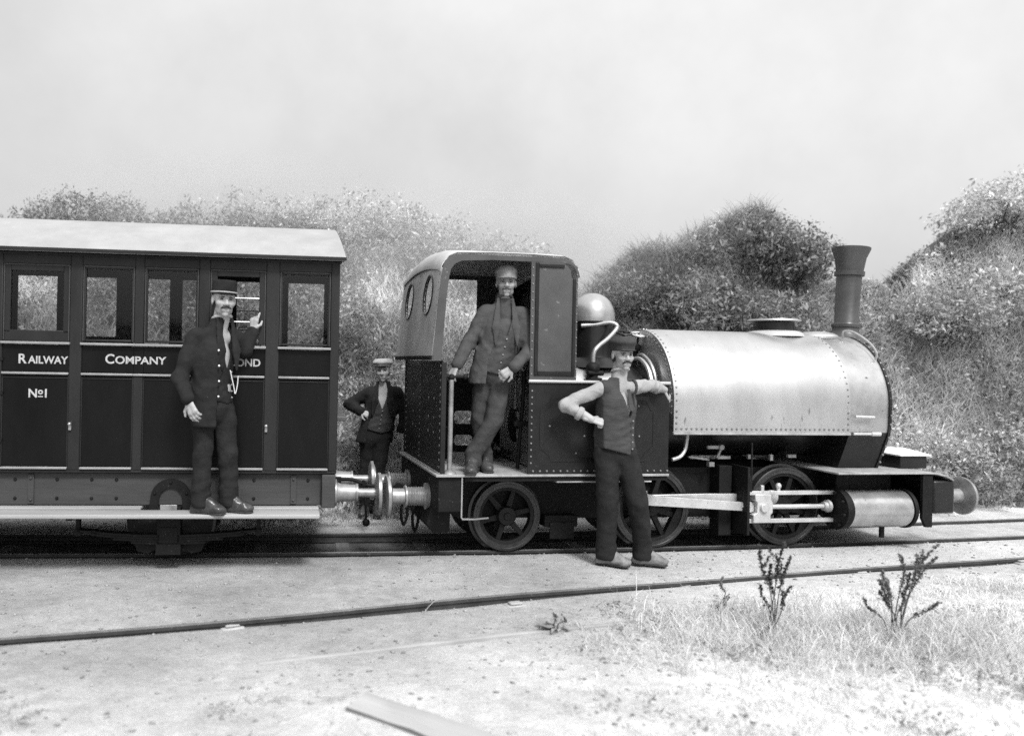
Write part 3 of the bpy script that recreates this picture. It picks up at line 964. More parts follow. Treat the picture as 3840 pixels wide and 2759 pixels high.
# wheels
def wheel(parent, x, y, rad, nsp, sgn, crank=None, boss=.07, bal=False):
    e = bpy.data.objects.new('wheel', None); col.objects.link(e); e.parent = parent; e.location = (x, y, rad)
    t = MB()
    # tread, flange on the inside (towards +sgn*-1)
    o = sgn
    t.ring([(rad - .055, .045 * o), (rad - .028, .046 * o), (rad - .024, .050 * o), (rad - .006, .050 * o), (rad, .044 * o), (rad, -.03 * o), (rad + .022, -.036 * o), (rad + .022, -.052 * o), (rad - .055, -.052 * o)], (0, 0, 0), (0, 1, 0), 48, close=True)
    t.build('tyre', 'tyre', e)
    q = MB()
    q.ring([(rad - .085, .030 * o), (rad - .052, .034 * o), (rad - .052, -.04 * o), (rad - .085, -.036 * o)], (0, 0, 0), (0, 1, 0), 48, close=True)
    q.build('rim', 'wheel', e)
    ph = R(18)
    mb = MB()
    mb.prism([(-.026, .04), (.026, .04), (.018, rad - .075), (-.018, rad - .075)], -.016, .022, 'y')
    me = mb.mesh('spoke')
    for k in range(nsp):
        sp = link('spoke', me, 'wheel', e); sp.rotation_euler = (0, ph + 2 * math.pi * k / nsp, 0)
    h = MB()
    h.ring([(.001, .070 * o), (.03, .070 * o), (.035, .060 * o), (boss, .056 * o), (boss + .008, .045 * o), (boss + .008, -.05 * o), (.03, -.06 * o)], (0, 0, 0), (0, 1, 0), 24)
    if crank:
        cx, cz = crank
        h.cyl((cx, .03 * o, cz), (cx, .13 * o, cz), .03)
        l = math.hypot(cx, cz); d = Vector((cx / l, 0, cz / l)); nn = Vector((-d.z, 0, d.x))
        h.prism([(nn.x * .065, nn.z * .065), (cx + nn.x * .045, cz + nn.z * .045), (cx + d.x * .045, cz + d.z * .045), (cx - nn.x * .045, cz - nn.z * .045), (-nn.x * .065, -nn.z * .065)], .02 * o, .058 * o, 'y')
    h.build('hub', 'wheel', e)
    if bal:
        a0 = math.atan2(-crank[1], -crank[0]); g = []
        for k in range(11): a = a0 - .62 + 1.24 * k / 10; g.append(((rad - .08) * math.cos(a), (rad - .08) * math.sin(a)))
        bw_ = MB(); bw_.prism(g, -.02 * o, .036 * o, 'y'); bw_.build('balance_weight', 'wheel', e)
    return e
CR = (-.185, .095)
for sgn in (-1, 1):
    wheel(loco, -.02, sgn * .372, .300, 6, sgn, boss=.075)
    wheel(loco, 1.31, sgn * .372, .355, 8, sgn, CR if sgn < 0 else (.095, .185), bal=True)
    wheel(loco, 2.61, sgn * .372, .355, 8, sgn, CR if sgn < 0 else (.095, .185), bal=True)
b = MB()
for x, r in ((-.02, .300), (1.31, .355), (2.61, .355)): b.cyl((x, -.33, r), (x, .33, r), .05)
b.build('axles', 'iron', loco)
b = MB()        # ash pan and firebox bottom between the frames
b.box(.25, 1.0, -.27, .27, .30, .72); b.prism([(.28, .30), (.36, .18), (.62, .18), (.66, .30)], -.25, .25, 'y'); b.build('ashpan', 'iron', loco)
b = MB(); b.box(.32, .62, -.42, -.31, .20, .30); b.box(.36, .58, -.44, -.42, .10, .24); b.build('brake_hanger', 'iron', loco, bevel=.006)
b = MB(); b.box(.9, 3.05, -.28, .28, .40, .62); b.build('frame_stretcher', 'iron', loco)

# motion on each side
def motion(sgn):
    Y = lambda v: v * sgn
    def bx(mb, x0, x1, ya, yb, z0, z1): a0, a1 = sorted((Y(ya), Y(yb))); mb.box(x0, x1, a0, a1, z0, z1)
    px, pz = (1.31 + CR[0], .355 + CR[1]) if sgn < 0 else (1.31 + .095, .355 + .185)
    fx, fz = px + 1.30, pz
    # coupling rod
    c = MB(); a0, a1 = sorted((Y(.47), Y(.50)))
    c.prism([(px, pz - .03), (px, pz + .03), (px + .65, pz + .038), (fx, fz + .03), (fx, fz - .03), (px + .65, pz - .038)], a0, a1, 'y')
    for x_, z_ in ((px, pz), (fx, fz)): c.cyl((x_, a0 - .004, z_), (x_, a1 + .004, z_), .062, n=20)
    c.build('coupling_rod', 'steel', loco, bevel=.004)
    # connecting rod, crosshead, slide bars, piston rod
    hx, hz = 2.235, .385
    c = MB(); a0, a1 = sorted((Y(.555), Y(.590)))
    dx = hx - px; s = (hz - pz) / dx
    c.prism([(px + .04, pz - .040), (px + .04, pz + .062), (px + .09, pz + .046 + .06 * s), (hx - .16, hz + .040), (hx, hz + .032), (hx, hz - .032), (hx - .16, hz - .036), (px + .09, pz - .042 + .06 * s)], a0, a1, 'y')
    bx(c, px - .055, px + .045, .545, .60, pz - .085, pz + .085)
    c.build('connecting_rod', 'steel', loco, bevel=.004)
    c = MB()
    c.prism([(2.165, .500), (2.32, .500), (2.32, .45), (2.335, .43), (2.335, .34), (2.315, .32), (2.315, .252), (2.15, .252), (2.15, .32), (2.185, .34), (2.185, .43), (2.165, .45)], Y(.535) if sgn > 0 else Y(.64), Y(.64) if sgn > 0 else Y(.535), 'y')
    bx(c, 2.24, 2.27, .58, .61, .50, .575); bx(c, 2.325, 2.37, .575, .615, .50, .53); c.cyl((2.245, Y(.64), .385), (2.245, Y(.665), .385), .038)
    c.prism([(2.075, .43), (2.15, .43), (2.18, .40), (2.18, .345), (2.12, .33), (2.09, .36), (2.07, .385)], min(Y(.55), Y(.60)), max(Y(.55), Y(.60)), 'y')
    c.build('crosshead', 'steel', loco, bevel=.005)
    for z in (.507, .262):
        c = MB(); bx(c, 2.10, 2.97, .57, .61, z - .017, z + .017)
        if z < .3: bx(c, 2.085, 2.105, .57, .61, .17, z + .015)
        else: c.cyl((2.42, Y(.59), z), (2.42, Y(.59), z + .085), .016); c.sphere((2.42, Y(.59), z + .06), .026, 10, 6)
        c.build('slide_bar', 'steel', loco, bevel=.003)
    c = MB(); c.cyl((2.30, Y(.595), .385), (2.93, Y(.595), .385), .021); c.ring([(.04, 0), (.04, .03), (.055, .035), (.055, .06)], (2.86, Y(.595), .385), (1, 0, 0), 16, caps=True)
    c.build('piston_rod', 'steel', loco)
    # cylinder with covers
    c = MB(); c.ring([(.15, .0), (.165, .01), (.165, .60), (.15, .61)], (3.03, Y(.61), .362), (1, 0, 0), 40, caps=True); c.build('cylinder', 'lagging', loco)
    c = MB(); c.ring([(.10, -.075), (.182, -.07), (.182, -.03), (.175, -.025), (.175, 0)], (3.03, Y(.61), .362), (1, 0, 0), 32, caps=True); 
    for k in range(8):
        a = 2 * math.pi * k / 8 + .2
        c.cyl((2.955, Y(.61) + .15 * math.cos(a), .362 + .15 * math.sin(a)), (2.93, Y(.61) + .15 * math.cos(a), .362 + .15 * math.sin(a)), .015, n=6)
    c.build('cylinder_cover', 'iron', loco); c = MB()
    c.ring([(.175, 0), (.178, .006), (.178, .03), (.12, .045), (.05, .05)], (3.64, Y(.61), .362), (1, 0, 0), 32, caps=True)
    c.build('cylinder_cover', 'iron', loco)
    c = MB(); bx(c, 3.05, 3.62, .31, .52, .25, .69); c.build('cylinder_saddle', 'iron', loco, bevel=.01)
    c = MB(); c.cyl((3.44, Y(.62), .20), (3.44, Y(.62), .10), .022); c.build('drain_cock', 'iron', loco)
    # motion bracket and hangers
    c = MB(); bx(c, 2.075, 2.10, .31, .66, .15, .74); bx(c, 1.93, 2.05, .31, .46, .11, .73); bx(c, 2.135, 2.15, .60, .615, .64, .95); bx(c, 2.10, 2.15, .56, .615, .52, .66)
    c.build('motion_bracket', 'iron', loco, bevel=.004)
    c = MB()
    bx(c, 1.81, 1.93, .43, .46, .878, .908); c.cyl((1.945, Y(.42), .893), (1.945, Y(.47), .893), .024)
    c.prism([(1.935, .88), (1.955, .88), (1.92, .80), (1.895, .80)], min(Y(.44), Y(.46)), max(Y(.44), Y(.46)), 'y')
    bx(c, 1.91, 2.035, .43, .46, .788, .815); c.prism([(1.63, .80), (1.63, .815), (1.76, .80), (1.83, .785), (1.83, .772), (1.76, .782)], min(Y(.43), Y(.46)), max(Y(.43), Y(.46)), 'y')
    bx(c, 1.83, 1.88, .41, .46, .72, .76); bx(c, 2.20, 2.24, .44, .47, .79, .83); bx(c, 2.42, 2.45, .44, .47, .775, .83); bx(c, 2.6, 2.68, .44, .47, .80, .83)
    c.build('valve_gear', 'buffer', loco, bevel=.003)
motion(-1); motion(1)

# boiler, firebox, smokebox
b = MB(); b.ring([(.43, 0), (.43, 2.10)], (1.02, 0, 1.20), (1, 0, 0), 48, caps=True); b.build('boiler', 'loco', loco)
fb_sec = [(-.42, .72), (-.42, 1.20)] + [A(.42, a, 1.20) for a in range(0, 181, 10)] + [(.42, .72)]
b = MB(); b.prism(fb_sec, .17, 1.018, 'x', True); b.build('firebox', 'tank', loco)
seg = list(range(0, 181, 4))
out_ = [(-.655, 1.045)] + [A(.655, a, 1.29) for a in seg] + [(.655, 1.045)]
inn_ = [(.44, 1.045)] + [A(.44, a, 1.20) for a in range(180, -1, -10)] + [(-.44, 1.045)]
b = MB(); b.prism(out_ + inn_, 1.37, 3.07, 'x', True); tank = b.build('saddle_tank', 'tank', loco)
b = MB(); n_ = 36
for k in range(n_): 
    for s in (-1, 1): b.rivet((1.395 + k * (3.05 - 1.395) / (n_ - 1), s * .655, 1.072), (0, s, 0), .012, .009)
for x in (1.395, 3.05):
    for s in (-1, 1):
        for z in (1.12, 1.17, 1.22): b.rivet((x, s * .655, z), (0, s, 0), .012, .009)
        for a in range(2, 90, 5):
            y, z = A(.655, a, 1.29); b.rivet((x, -s * y, z), (0, -s * y, z - 1.29), .010, .006)
b.build('rivets', 'rivet', tank, kind='stuff')
b = MB()
for a in range(-8, 189, 5):
    y, z = A(.615, a, 1.29); b.rivet((1.37, y, z), (-1, 0, 0), .012, .010)
for a in range(0, 181, 7):
    y, z = A(.475, a, 1.20); b.rivet((1.37, y, z), (-1, 0, 0), .011, .009)
b.build('end_rivets', 'rivet', tank, kind='stuff')
b = MB()
for s in (-1, 1):
    y0, y1 = sorted((s * .64, s * .665)); b.box(1.365, 3.075, y0, y1, 1.022, 1.044)
b.build('tank_angle', 'footplate', loco, bevel=.003)
sb = [(-.50, .71), (-.56, .84), (-.635, 1.02), (-.648, 1.12)] + [A(.650, a, 1.28) for a in range(0, 181, 4)] + [(.648, 1.12), (.635, 1.02), (.56, .84), (.50, .71)]
lowz = 1.045
b = MB(); b.prism([q for q in sb if q[1] > lowz][:1] and [(-.640, lowz)] + [q for q in sb if q[1] > lowz] + [(.640, lowz)], 3.075, 3.46, 'x', True); smk = b.build('smokebox', 'smokebox', loco)
b = MB(); b.prism([q for q in sb if q[1] < lowz and q[0] < 0] + [(-.640, lowz - .002), (.640, lowz - .002)] + [q for q in sb if q[1] < lowz and q[0] > 0], 3.075, 3.47, 'x'); b.build('smokebox_saddle', 'loco', loco)  # lower flare kept black, its dark reflection put into the colour
sb2 = [(y * 1.022, z if z < .72 else z + .006) for y, z in sb]
b = MB(); b.prism(sb2, 3.46, 3.485, 'x', True); b.build('front_ring', 'loco', smk)
b = MB(); b.ring([(.44, 0), (.44, .02), (.42, .03), (.30, .06), (.15, .085), (.001, .09)], (3.485, 0, 1.24), (1, 0, 0), 40)
b.box(3.49, 3.53, .30, .52, 1.36, 1.40); b.box(3.49, 3.53, .30, .52, 1.08, 1.12); b.cyl((3.57, 0, 1.24), (3.66, 0, 1.24), .02); b.cyl((3.63, -.1, 1.24), (3.63, .1, 1.24), .012)
b.build('smokebox_door', 'iron', smk)
b = MB()
for a in range(0, 181, 6):
    y, z = A(.655, a, 1.286); b.rivet((3.473, y, z), (0, y, z - 1.286), .012, .010)
for s in (-1, 1):
    for y, z in ((.655, 1.20), (.652, 1.12), (.632, 1.0), (.60, .92), (.565, .84), (.535, .77)): b.rivet((3.473, s * y * 1.022, z), (0, s, .0), .012, .010)
b.build('rivets', 'rivet', smk, kind='stuff')
b = MB()
b.tube(bez([(3.30, -.26, 1.90), (3.30, -.27, 1.965), (3.36, -.33, 1.955), (3.42, -.45, 1.86), (3.43, -.53, 1.765), (3.43, -.52, 1.70)], 6), .010, 8)
b.build('smokebox_handrail', 'lagging', loco)
b = MB(); b.cyl((3.09, -.69, 1.19), (3.28, -.69, 1.185), .014); b.cyl((3.09, -.672, 1.035), (3.33, -.672, 1.035), .012); b.cyl((3.27, -.672, 1.035), (3.36, -.672, 1.035), .019)
b.build('blower_pipe', 'steel', loco)
# chimney, leaning a touch
b = MB()
pr = [(.21, -.03), (.17, .01), (.135, .05), (.116, .09), (.118, .115), (.128, .120), (.128, .145), (.112, .150), (.104, .165), (.112, .62), (.132, .625), (.134, .665), (.120, .67), (.124, .70), (.138, .80), (.172, .885), (.172, .90), (.150, .90), (.11, .80), (.10, .3)]
ax_ = Vector((.05, 0, .9)).normalized()
b.ring(pr, (3.535, 0, 1.90), ax_, 40); b.build('chimney', 'chimney', loco)
# filler and bump plates on the tank
e = bpy.data.objects.new('filler', None); col.objects.link(e); e.parent = loco; e.location = (2.76, 0, 1.93)
b = MB(); b.ring([(.27, -.02), (.255, .012), (.22, .03), (.20, .034)], (0, 0, 0), (0, 0, 1), 36); b.build('base_ring', 'white', e)
b = MB(); b.ring([(.20, .03), (.185, .04), (.18, .115)], (0, 0, 0), (0, 0, 1), 32); b.build('neck', 'loco', e)
b = MB(); b.ring([(.001, .125), (.235, .125), (.24, .13), (.235, .142), (.001, .150)], (0, 0, 0), (0, 0, 1), 36); b.build('lid', 'tank', e)
b = MB(); b.sphere((3.17, -.05, 1.915), (.20, .20, .055), 24, 12); b.build('mudhole_cover', 'tank', loco)

# dome, fittings between cab and tank
b = MB(); b.ring([(.30, -.02), (.24, .04), (.20, .07), (.192, .10), (.192, .40)], (.905, 0, 1.60), (0, 0, 1), 36); b.build('dome_base', 'loco', loco)
b = MB(); b.ring([(.198, 0), (.200, .03)] + [(.198 * math.cos(R(a)), .05 + .215 * math.sin(R(a))) for a in range(0, 91, 9)], (.905, 0, 2.0), (0, 0, 1), 40); b.build('dome_cover', 'brass', loco)
b = MB(); b.tube(bez([(.74, -.13, 1.955), (.86, -.17, 1.965), (.97, -.21, 1.985), (1.025, -.24, 1.965), (1.02, -.25, 1.925), (.93, -.28, 1.84), (.82, -.32, 1.765), (.775, -.33, 1.70), (.77, -.33, 1.58)], 6), .020, 10)
b.build('steam_pipe', 'copper', loco)
b = MB(); b.cyl((.77, -.33, 1.46), (.77, -.33, 1.61), .045); b.sphere((.77, -.33, 1.57), .062, 12, 8); b.cyl((.70, -.38, 1.53), (.86, -.34, 1.53), .022); b.box(.72, .83, -.40, -.28, 1.42, 1.49)
b.build('clack_valve', 'iron', loco, bevel=.004)
for x, y, z, m_ in ((1.205, -.03, 1.905, 'loco'), (1.335, -.06, 1.893, 'steel')):
    e = bpy.data.objects.new('handwheel', None); col.objects.link(e); e.parent = loco; e.location = (x, y, z); e.rotation_euler = (R(18), 0, 0)
    b = MB(); b.tube([(.068 * math.cos(2 * math.pi * k / 24), .068 * math.sin(2 * math.pi * k / 24), 0) for k in range(24)], .010, 7, True)
    for k in range(4): a = math.pi * k / 2 + .5; b.cyl((0, 0, 0), (.068 * math.cos(a), .068 * math.sin(a), 0), .008, n=6)
    b.build('rim', m_, e)
    b = MB(); b.cyl((0, 0, .015), (0, 0, -.10), .011, n=8); b.sphere((0, 0, -.13), (.04, .04, .045), 12, 8); b.cyl((0, 0, -.14), (0, 0, -.30), .026, n=10); b.build('spindle', 'iron', e)
b = MB()
b.tube(bez([(1.335, -.06, 1.70), (1.31, -.20, 1.70), (1.32, -.33, 1.62), (1.33, -.40, 1.48), (1.33, -.42, 1.25)], 6), .016, 8)
b.tube(bez([(1.25, -.10, 1.66), (1.26, -.25, 1.66), (1.28, -.36, 1.57), (1.28, -.43, 1.42), (1.28, -.44, 1.2)], 6), .022, 8)
b.build('feed_pipe', 'copper', loco)
b = MB(); b.tube(bez([(1.575, -.52, 1.04), (1.572, -.52, .97), (1.55, -.53, .88), (1.50, -.54, .82), (1.42, -.55, .795)], 6), .017, 8); b.build('waste_pipe', 'copper', loco)

# lower side boxes
for s in (-1, 1):
    ya, yb = sorted((s * .80, s * .79))
    b = MB(); b.box(.02, 1.245, ya, yb, .711, 1.462)
    y2, y3 = sorted((s * .789, s * .46)); b.box(.30, 1.243, y2, y3, .711, 1.455)
    sd_ = b.build('side_bunker', 'sheet', loco, bevel=.003)
    yo = s * .801
    band_o = [(.115, .915), (.115, 1.245), (.150, 1.262), (.195, 1.30), (.222, 1.352), (1.055, 1.352), (1.078, 1.30), (1.10, 1.262), (1.135, 1.245), (1.135, .915), (1.10, .895), (1.055, .86), (1.03, .81), (.215, .81), (.195, .86), (.150, .895)]
    band_i = [(.150, .935), (.150, 1.225), (.175, 1.235), (.218, 1.277), (.245, 1.32), (1.03, 1.32), (1.055, 1.277), (1.075, 1.235), (1.10, 1.225), (1.10, .935), (1.075, .915), (1.03, .88), (1.008, .842), (.238, .842), (.218, .88), (.175, .915)]
    plate('panel_lining', band_o, [band_i], lambda u, v, yo=yo, s=s: Vector((u, yo + s * .001, v)), .004, 'panel_dark', sd_)
    b = MB()
    for k in range(21): b.rivet((.065 + k * .0585, yo, .735), (0, s, 0), .010, .008)
    for k in range(12): b.rivet((.045, yo, .80 + k * .053), (0, s, 0), .009, .007)
    for x_, z_ in ((.43, .88), (.98, 1.02), (.97, 1.27), (.2, 1.1), (.5, 1.02)): b.rivet((x_, yo, z_), (0, s, 0), .010, .007)
    b.build('rivets', 'rivet', sd_, kind='stuff')
    b = MB(); b.cyl((.012, s * .808, 1.462), (1.245, s * .808, 1.462), .013, n=10); b.build('beading', 'white', sd_)

# cab: spectacle plates, side sheets, pillars, roof
def roofz(y): return 2.455 + .07 * (1 - (y / .8) ** 2)
top = [(y, roofz(y) - .105) for y in np.linspace(.79, -.79, 17)]
plate('front_spectacle_plate', [(-.79, 1.44), (.79, 1.44)] + top, [circ((-.45, 2.16), .15), circ((.45, 2.16), .15), [(-.44, 1.45), (-.44, 1.60)] + [A(.44, a, 1.20) for a in range(70, 111, 10)] + [(.44, 1.60), (.44, 1.45)]][:2],
      lambda u, v: Vector((.415, u, v)), .008, 'sheet', loco)
rx = lambda z: -.785 + (z - 1.64) * .095
rear_sheet = plate('rear_spectacle_plate', [(-.79, 1.64), (.79, 1.64)] + top, [circ((-.40, 2.16), .160), circ((.40, 2.16), .160)], lambda u, v: Vector((rx(v), u, v)), .008, 'cab_rear', loco)
for y in (-.40, .40):
    b = MB(); c0 = [(rx(2.16 + .166 * math.sin(t)) - .006, y + .166 * math.cos(t), 2.16 + .166 * math.sin(t)) for t in np.linspace(0, 2 * math.pi, 28, endpoint=False)]
    b.tube(c0, .009, 6, True); b.build('window_rim', 'loco', rear_sheet)
    b = MB()
    c1 = [(rx(2.16 + .160 * math.sin(t)), y + .160 * math.cos(t), 2.16 + .160 * math.sin(t)) for t in np.linspace(0, 2 * math.pi, 28, endpoint=False)]
    b.add(c1, [tuple(range(28))]); b.build('pane', 'glass', rear_sheet)
    b = MB(); b.add([(.415, y * 1.125 + .15 * math.cos(t), 2.16 + .15 * math.sin(t)) for t in np.linspace(0, 2 * math.pi, 28, endpoint=False)], [tuple(range(28))]); b.build('window_pane', 'glass', loco)
b = MB(); b.box(-.80, -.775, -.80, .80, 1.615, 1.65); b.build('sheet_angle', 'iron', loco)
b = MB()
for k in range(12): b.rivet((rx(1.70 + k * .06) - .005, .02, 1.70 + k * .06), (-1, 0, 0), .008, .006); b.rivet((rx(1.70 + k * .06) - .005, -.75, 1.70 + k * .06), (-1, 0, 0), .008, .006)
b.build('rivets', 'rivet', rear_sheet, kind='stuff')
for s in (-1, 1):
    ya, yb = sorted((s * .80, s * .788))
    b = MB(); b.prism([(.02, 1.463), (.42, 1.463), (.42, 2.31), (.412, 2.355), (.39, 2.395), (.355, 2.42), (.31, 2.43), (.02, 2.43)], ya, yb, 'y'); sh = b.build('cab_side_sheet', 'cab_hazed', loco, bevel=.003)
    y2, y3 = sorted((s * .801, s * .812))
    b = MB(); b.box(.055, .085, y2, y3, 1.51, 2.42); b.box(.375, .400, y2, y3, 1.51, 2.30); b.box(.085, .375, y2, y3, 1.51, 1.545); b.box(.085, .30, y2, y3, 2.385, 2.41); b.build('sheet_frame', 'sheet', sh, bevel=.003)
    b = MB()
    for k in range(15): b.rivet((.412, s * .801, 1.50 + k * .064), (0, s, 0), .007, .006)
    for k in range(14): b.rivet((.035, s * .801, 1.52 + k * .066), (0, s, 0), .008, .006)
    b.build('rivets', 'rivet', sh, kind='stuff')
    # rear pillar and rolled roof edge as one bent strip
    o1 = [(-.790, 1.615), (-.770, 1.80), (-.745, 2.10), (-.725, 2.30), (-.705, 2.39), (-.665, 2.445), (-.60, 2.475), (-.3, 2.485), (.02, 2.485), (.30, 2.478), (.365, 2.455), (.41, 2.405), (.432, 2.31)]
    i1 = [(-.715, 1.615), (-.700, 1.80), (-.680, 2.10), (-.662, 2.28), (-.648, 2.34), (-.615, 2.385), (-.56, 2.41), (-.3, 2.425), (.02, 2.425), (.28, 2.422), (.325, 2.405), (.352, 2.37), (.366, 2.30)]
    b = MB(); n_ = len(o1)
    vs = [(p[0], ya if q else yb, p[1]) for q in (0, 1) for p in o1] + [(p[0], ya if q else yb, p[1]) for q in (0, 1) for p in i1]
    fs = []
    for i in range(n_ - 1):
        a, c_, d, e_ = i, n_ + i, 2 * n_ + i, 3 * n_ + i
        fs += [(a, a + 1, d + 1, d), (c_, e_, e_ + 1, c_ + 1), (a, c_, c_ + 1, a + 1), (d, d + 1, e_ + 1, e_)]
    b.add(vs, fs); b.build('cab_pillar', 'cab_hazed', loco)
b = MB()
ys = np.linspace(-.80, .80, 21); vs = []; fs = []
RXS = [(-.735, .15), (-.722, .10), (-.695, .055), (-.655, .022), (-.60, .004), (-.5, 0), (-.1, 0), (.2, 0), (.30, .004), (.36, .024), (.40, .058), (.425, .105), (.436, .15)]
n_ = len(ys); k_ = len(RXS)
for t in (0, .014):
    for x_, dz in RXS:
        for y in ys: vs.append((x_, float(y), roofz(float(y)) + .02 + t - dz - (.0 if abs(y) < .79 else .012)))
q_ = n_ * k_
for r in range(k_ - 1):
    for i in range(n_ - 1):
        a = r * n_ + i; fs += [(a, a + 1, a + n_ + 1, a + n_), (q_ + a, q_ + a + n_, q_ + a + n_ + 1, q_ + a + 1)]
    for i in (0, n_ - 1):
        a = r * n_ + i; f_ = (a, a + n_, q_ + a + n_, q_ + a); fs.append(f_ if i == 0 else f_[::-1])
for r in (0, k_ - 1):
    for i in range(n_ - 1):
        a = r * n_ + i; f_ = (a, q_ + a, q_ + a + 1, a + 1); fs.append(f_ if r == 0 else f_[::-1])
b.add(vs, fs, True); b.build('cab_roof', 'cab_roof', loco)
# rear lower sheet and far side low sheet with two rounded openings
b = MB(); b.box(-.69, -.68, -.76, .76, .711, 1.612); b.box(-.70, -.66, -.775, -.755, .711, 1.60); b.box(-.70, -.66, .755, .775, .711, 1.62)
b.build('rear_sheet', 'sheet', loco, bevel=.003)
b = MB(); b.sphere((-.68, .765, 1.635), .028, 10, 8); b.build('corner_knob', 'white', loco)
plate('far_side_sheet', [(-.66, .711), (.02, .711), (.02, 1.45), (-.66, 1.45)], [rrect(-.19, .0, .99, 1.12, .035), rrect(-.19, .0, .775, .88, .04)], lambda u, v: Vector((u, .79, v)), .008, 'sheet', loco)
# fittings inside the cab
b = MB(); b.cyl((-.615, -.745, .711), (-.613, -.745, 1.47), .020, n=12); b.ring([(.06, 0), (.045, .02), (.02, .03)], (-.615, -.745, .711), (0, 0, 1), 14, caps=True); b.build('brake_column', 'buffer', loco)
b = MB(); b.cyl((-.70, -.745, 1.487), (-.50, -.745, 1.487), .014, n=10); b.sphere((-.50, -.745, 1.487), .024, 10, 7); b.sphere((-.613, -.745, 1.48), .028, 10, 7); b.build('brake_handle', 'iron', loco)
b = MB(); b.tube([(.03, -.52, .72), (.05, -.53, 1.10), (.06, -.55, 1.38), (.055, -.56, 1.54)], [.016, .016, .018, .022], 8); b.box(-.02, .16, -.57, -.53, 1.08, 1.12); b.build('reversing_lever', 'iron', loco)
b = MB()
b.cyl((.10, -.30, 1.40), (.16, -.30, 1.40), .07, n=20); b.cyl((.12, -.16, 1.20), (.12, -.16, 1.45), .018, n=10); b.cyl((.10, .0, 1.50), (.16, .0, 1.50), .08, n=20)
b.cyl((.08, -.36, 1.10), (.17, -.36, 1.10), .035, n=12); b.cyl((.09, -.42, 1.0), (.09, -.42, 1.28), .02, n=10); b.box(.06, .14, -.45, -.38, .96, 1.04); b.box(.05, .12, -.44, -.38, 1.14, 1.19)
b.build('gauges', 'brass', loco, bevel=.003)
b = MB(); b.ring([(.17, -.012), (.17, .0), (.14, .012), (.001, .015)], (.165, 0, 1.06), (-1, 0, 0), 24); b.build('firehole_door', 'iron', loco)
b = MB(); b.box(-.64, -.36, .25, .76, .711, 1.0); b.build('tool_locker', 'iron', loco, bevel=.008)
# front beam, sand box
b = MB(); b.box(3.80, 4.02, -.80, .80, .34, .636); b.build('front_buffer_beam', 'loco', loco, bevel=.02)
for s in (-1, 1):
    y0, y1 = sorted((s * .79, s * .76)); b = MB(); b.prism([(3.70, .69), (3.80, .69), (3.80, .22), (3.74, .22), (3.70, .3)], y0, y1, 'y'); b.build('beam_bracket', 'iron', loco)
e = bpy.data.objects.new('sand_box', None); col.objects.link(e); e.parent = loco; e.location = (3.815, -.36, .711)
b = MB(); b.box(-.14, .14, -.20, .20, 0, .115); b.build('body', 'loco', e, bevel=.008)
b = MB(); b.add([(-.165, -.225, .115), (.165, -.225, .115), (.165, .225, .115), (-.165, .225, .115), (-.165, -.225, .128), (.165, -.225, .128), (.165, .225, .128), (-.165, .225, .128), (-.03, -.07, .175), (.03, -.07, .175), (.03, .07, .175), (-.03, .07, .175)],
              [(3, 2, 1, 0), (0, 1, 5, 4), (1, 2, 6, 5), (2, 3, 7, 6), (3, 0, 4, 7), (4, 5, 9, 8), (5, 6, 10, 9), (6, 7, 11, 10), (7, 4, 8, 11), (8, 9, 10, 11)]); b.build('lid', 'lid', e, bevel=.004)
b = MB(); b.sphere((0, 0, .20), .022, 12, 8); b.cyl((0, 0, .17), (0, 0, .20), .01, n=8); b.build('knob', 'steel', e)
b = MB(); b.tube([(4.02, .30, .40), (4.03, .33, .70), (4.05, .38, 1.02)], [.018, .014, .010], 8); b.build('lamp_iron', 'white', loco)

# coal in the corner of the cab: one heap, no one could count it
cp = []
r_ = random.Random(4); b = MB()
for k in range(90):
    x_ = r_.uniform(-.16, .14); y_ = r_.uniform(.05, .42); hh = max(0, .17 - .55 * math.hypot(x_ - .0, (y_ - .22) * .8)); s_ = r_.uniform(.016, .036)
    n0 = len(b.v); b.sphere((x_, y_, .725 + r_.random() * hh), (s_ * r_.uniform(.7, 1.3), s_, s_ * r_.uniform(.6, 1.0)), 5, 4)
    for i in range(n0, len(b.v)): p = b.v[i]; b.v[i] = (p[0] + r_.uniform(-.006, .006), p[1] + r_.uniform(-.006, .006), p[2] + r_.uniform(-.005, .005))
for i in range(len(b.sm)): b.sm[i] = False
ch = b.build('coal_heap', 'coal', None); ch.location = LOC; ch.rotation_euler = (0, 0, R(10))
tag(ch, 'small heap of coal on the cab floor beside the driver', None, None, 'stuff')

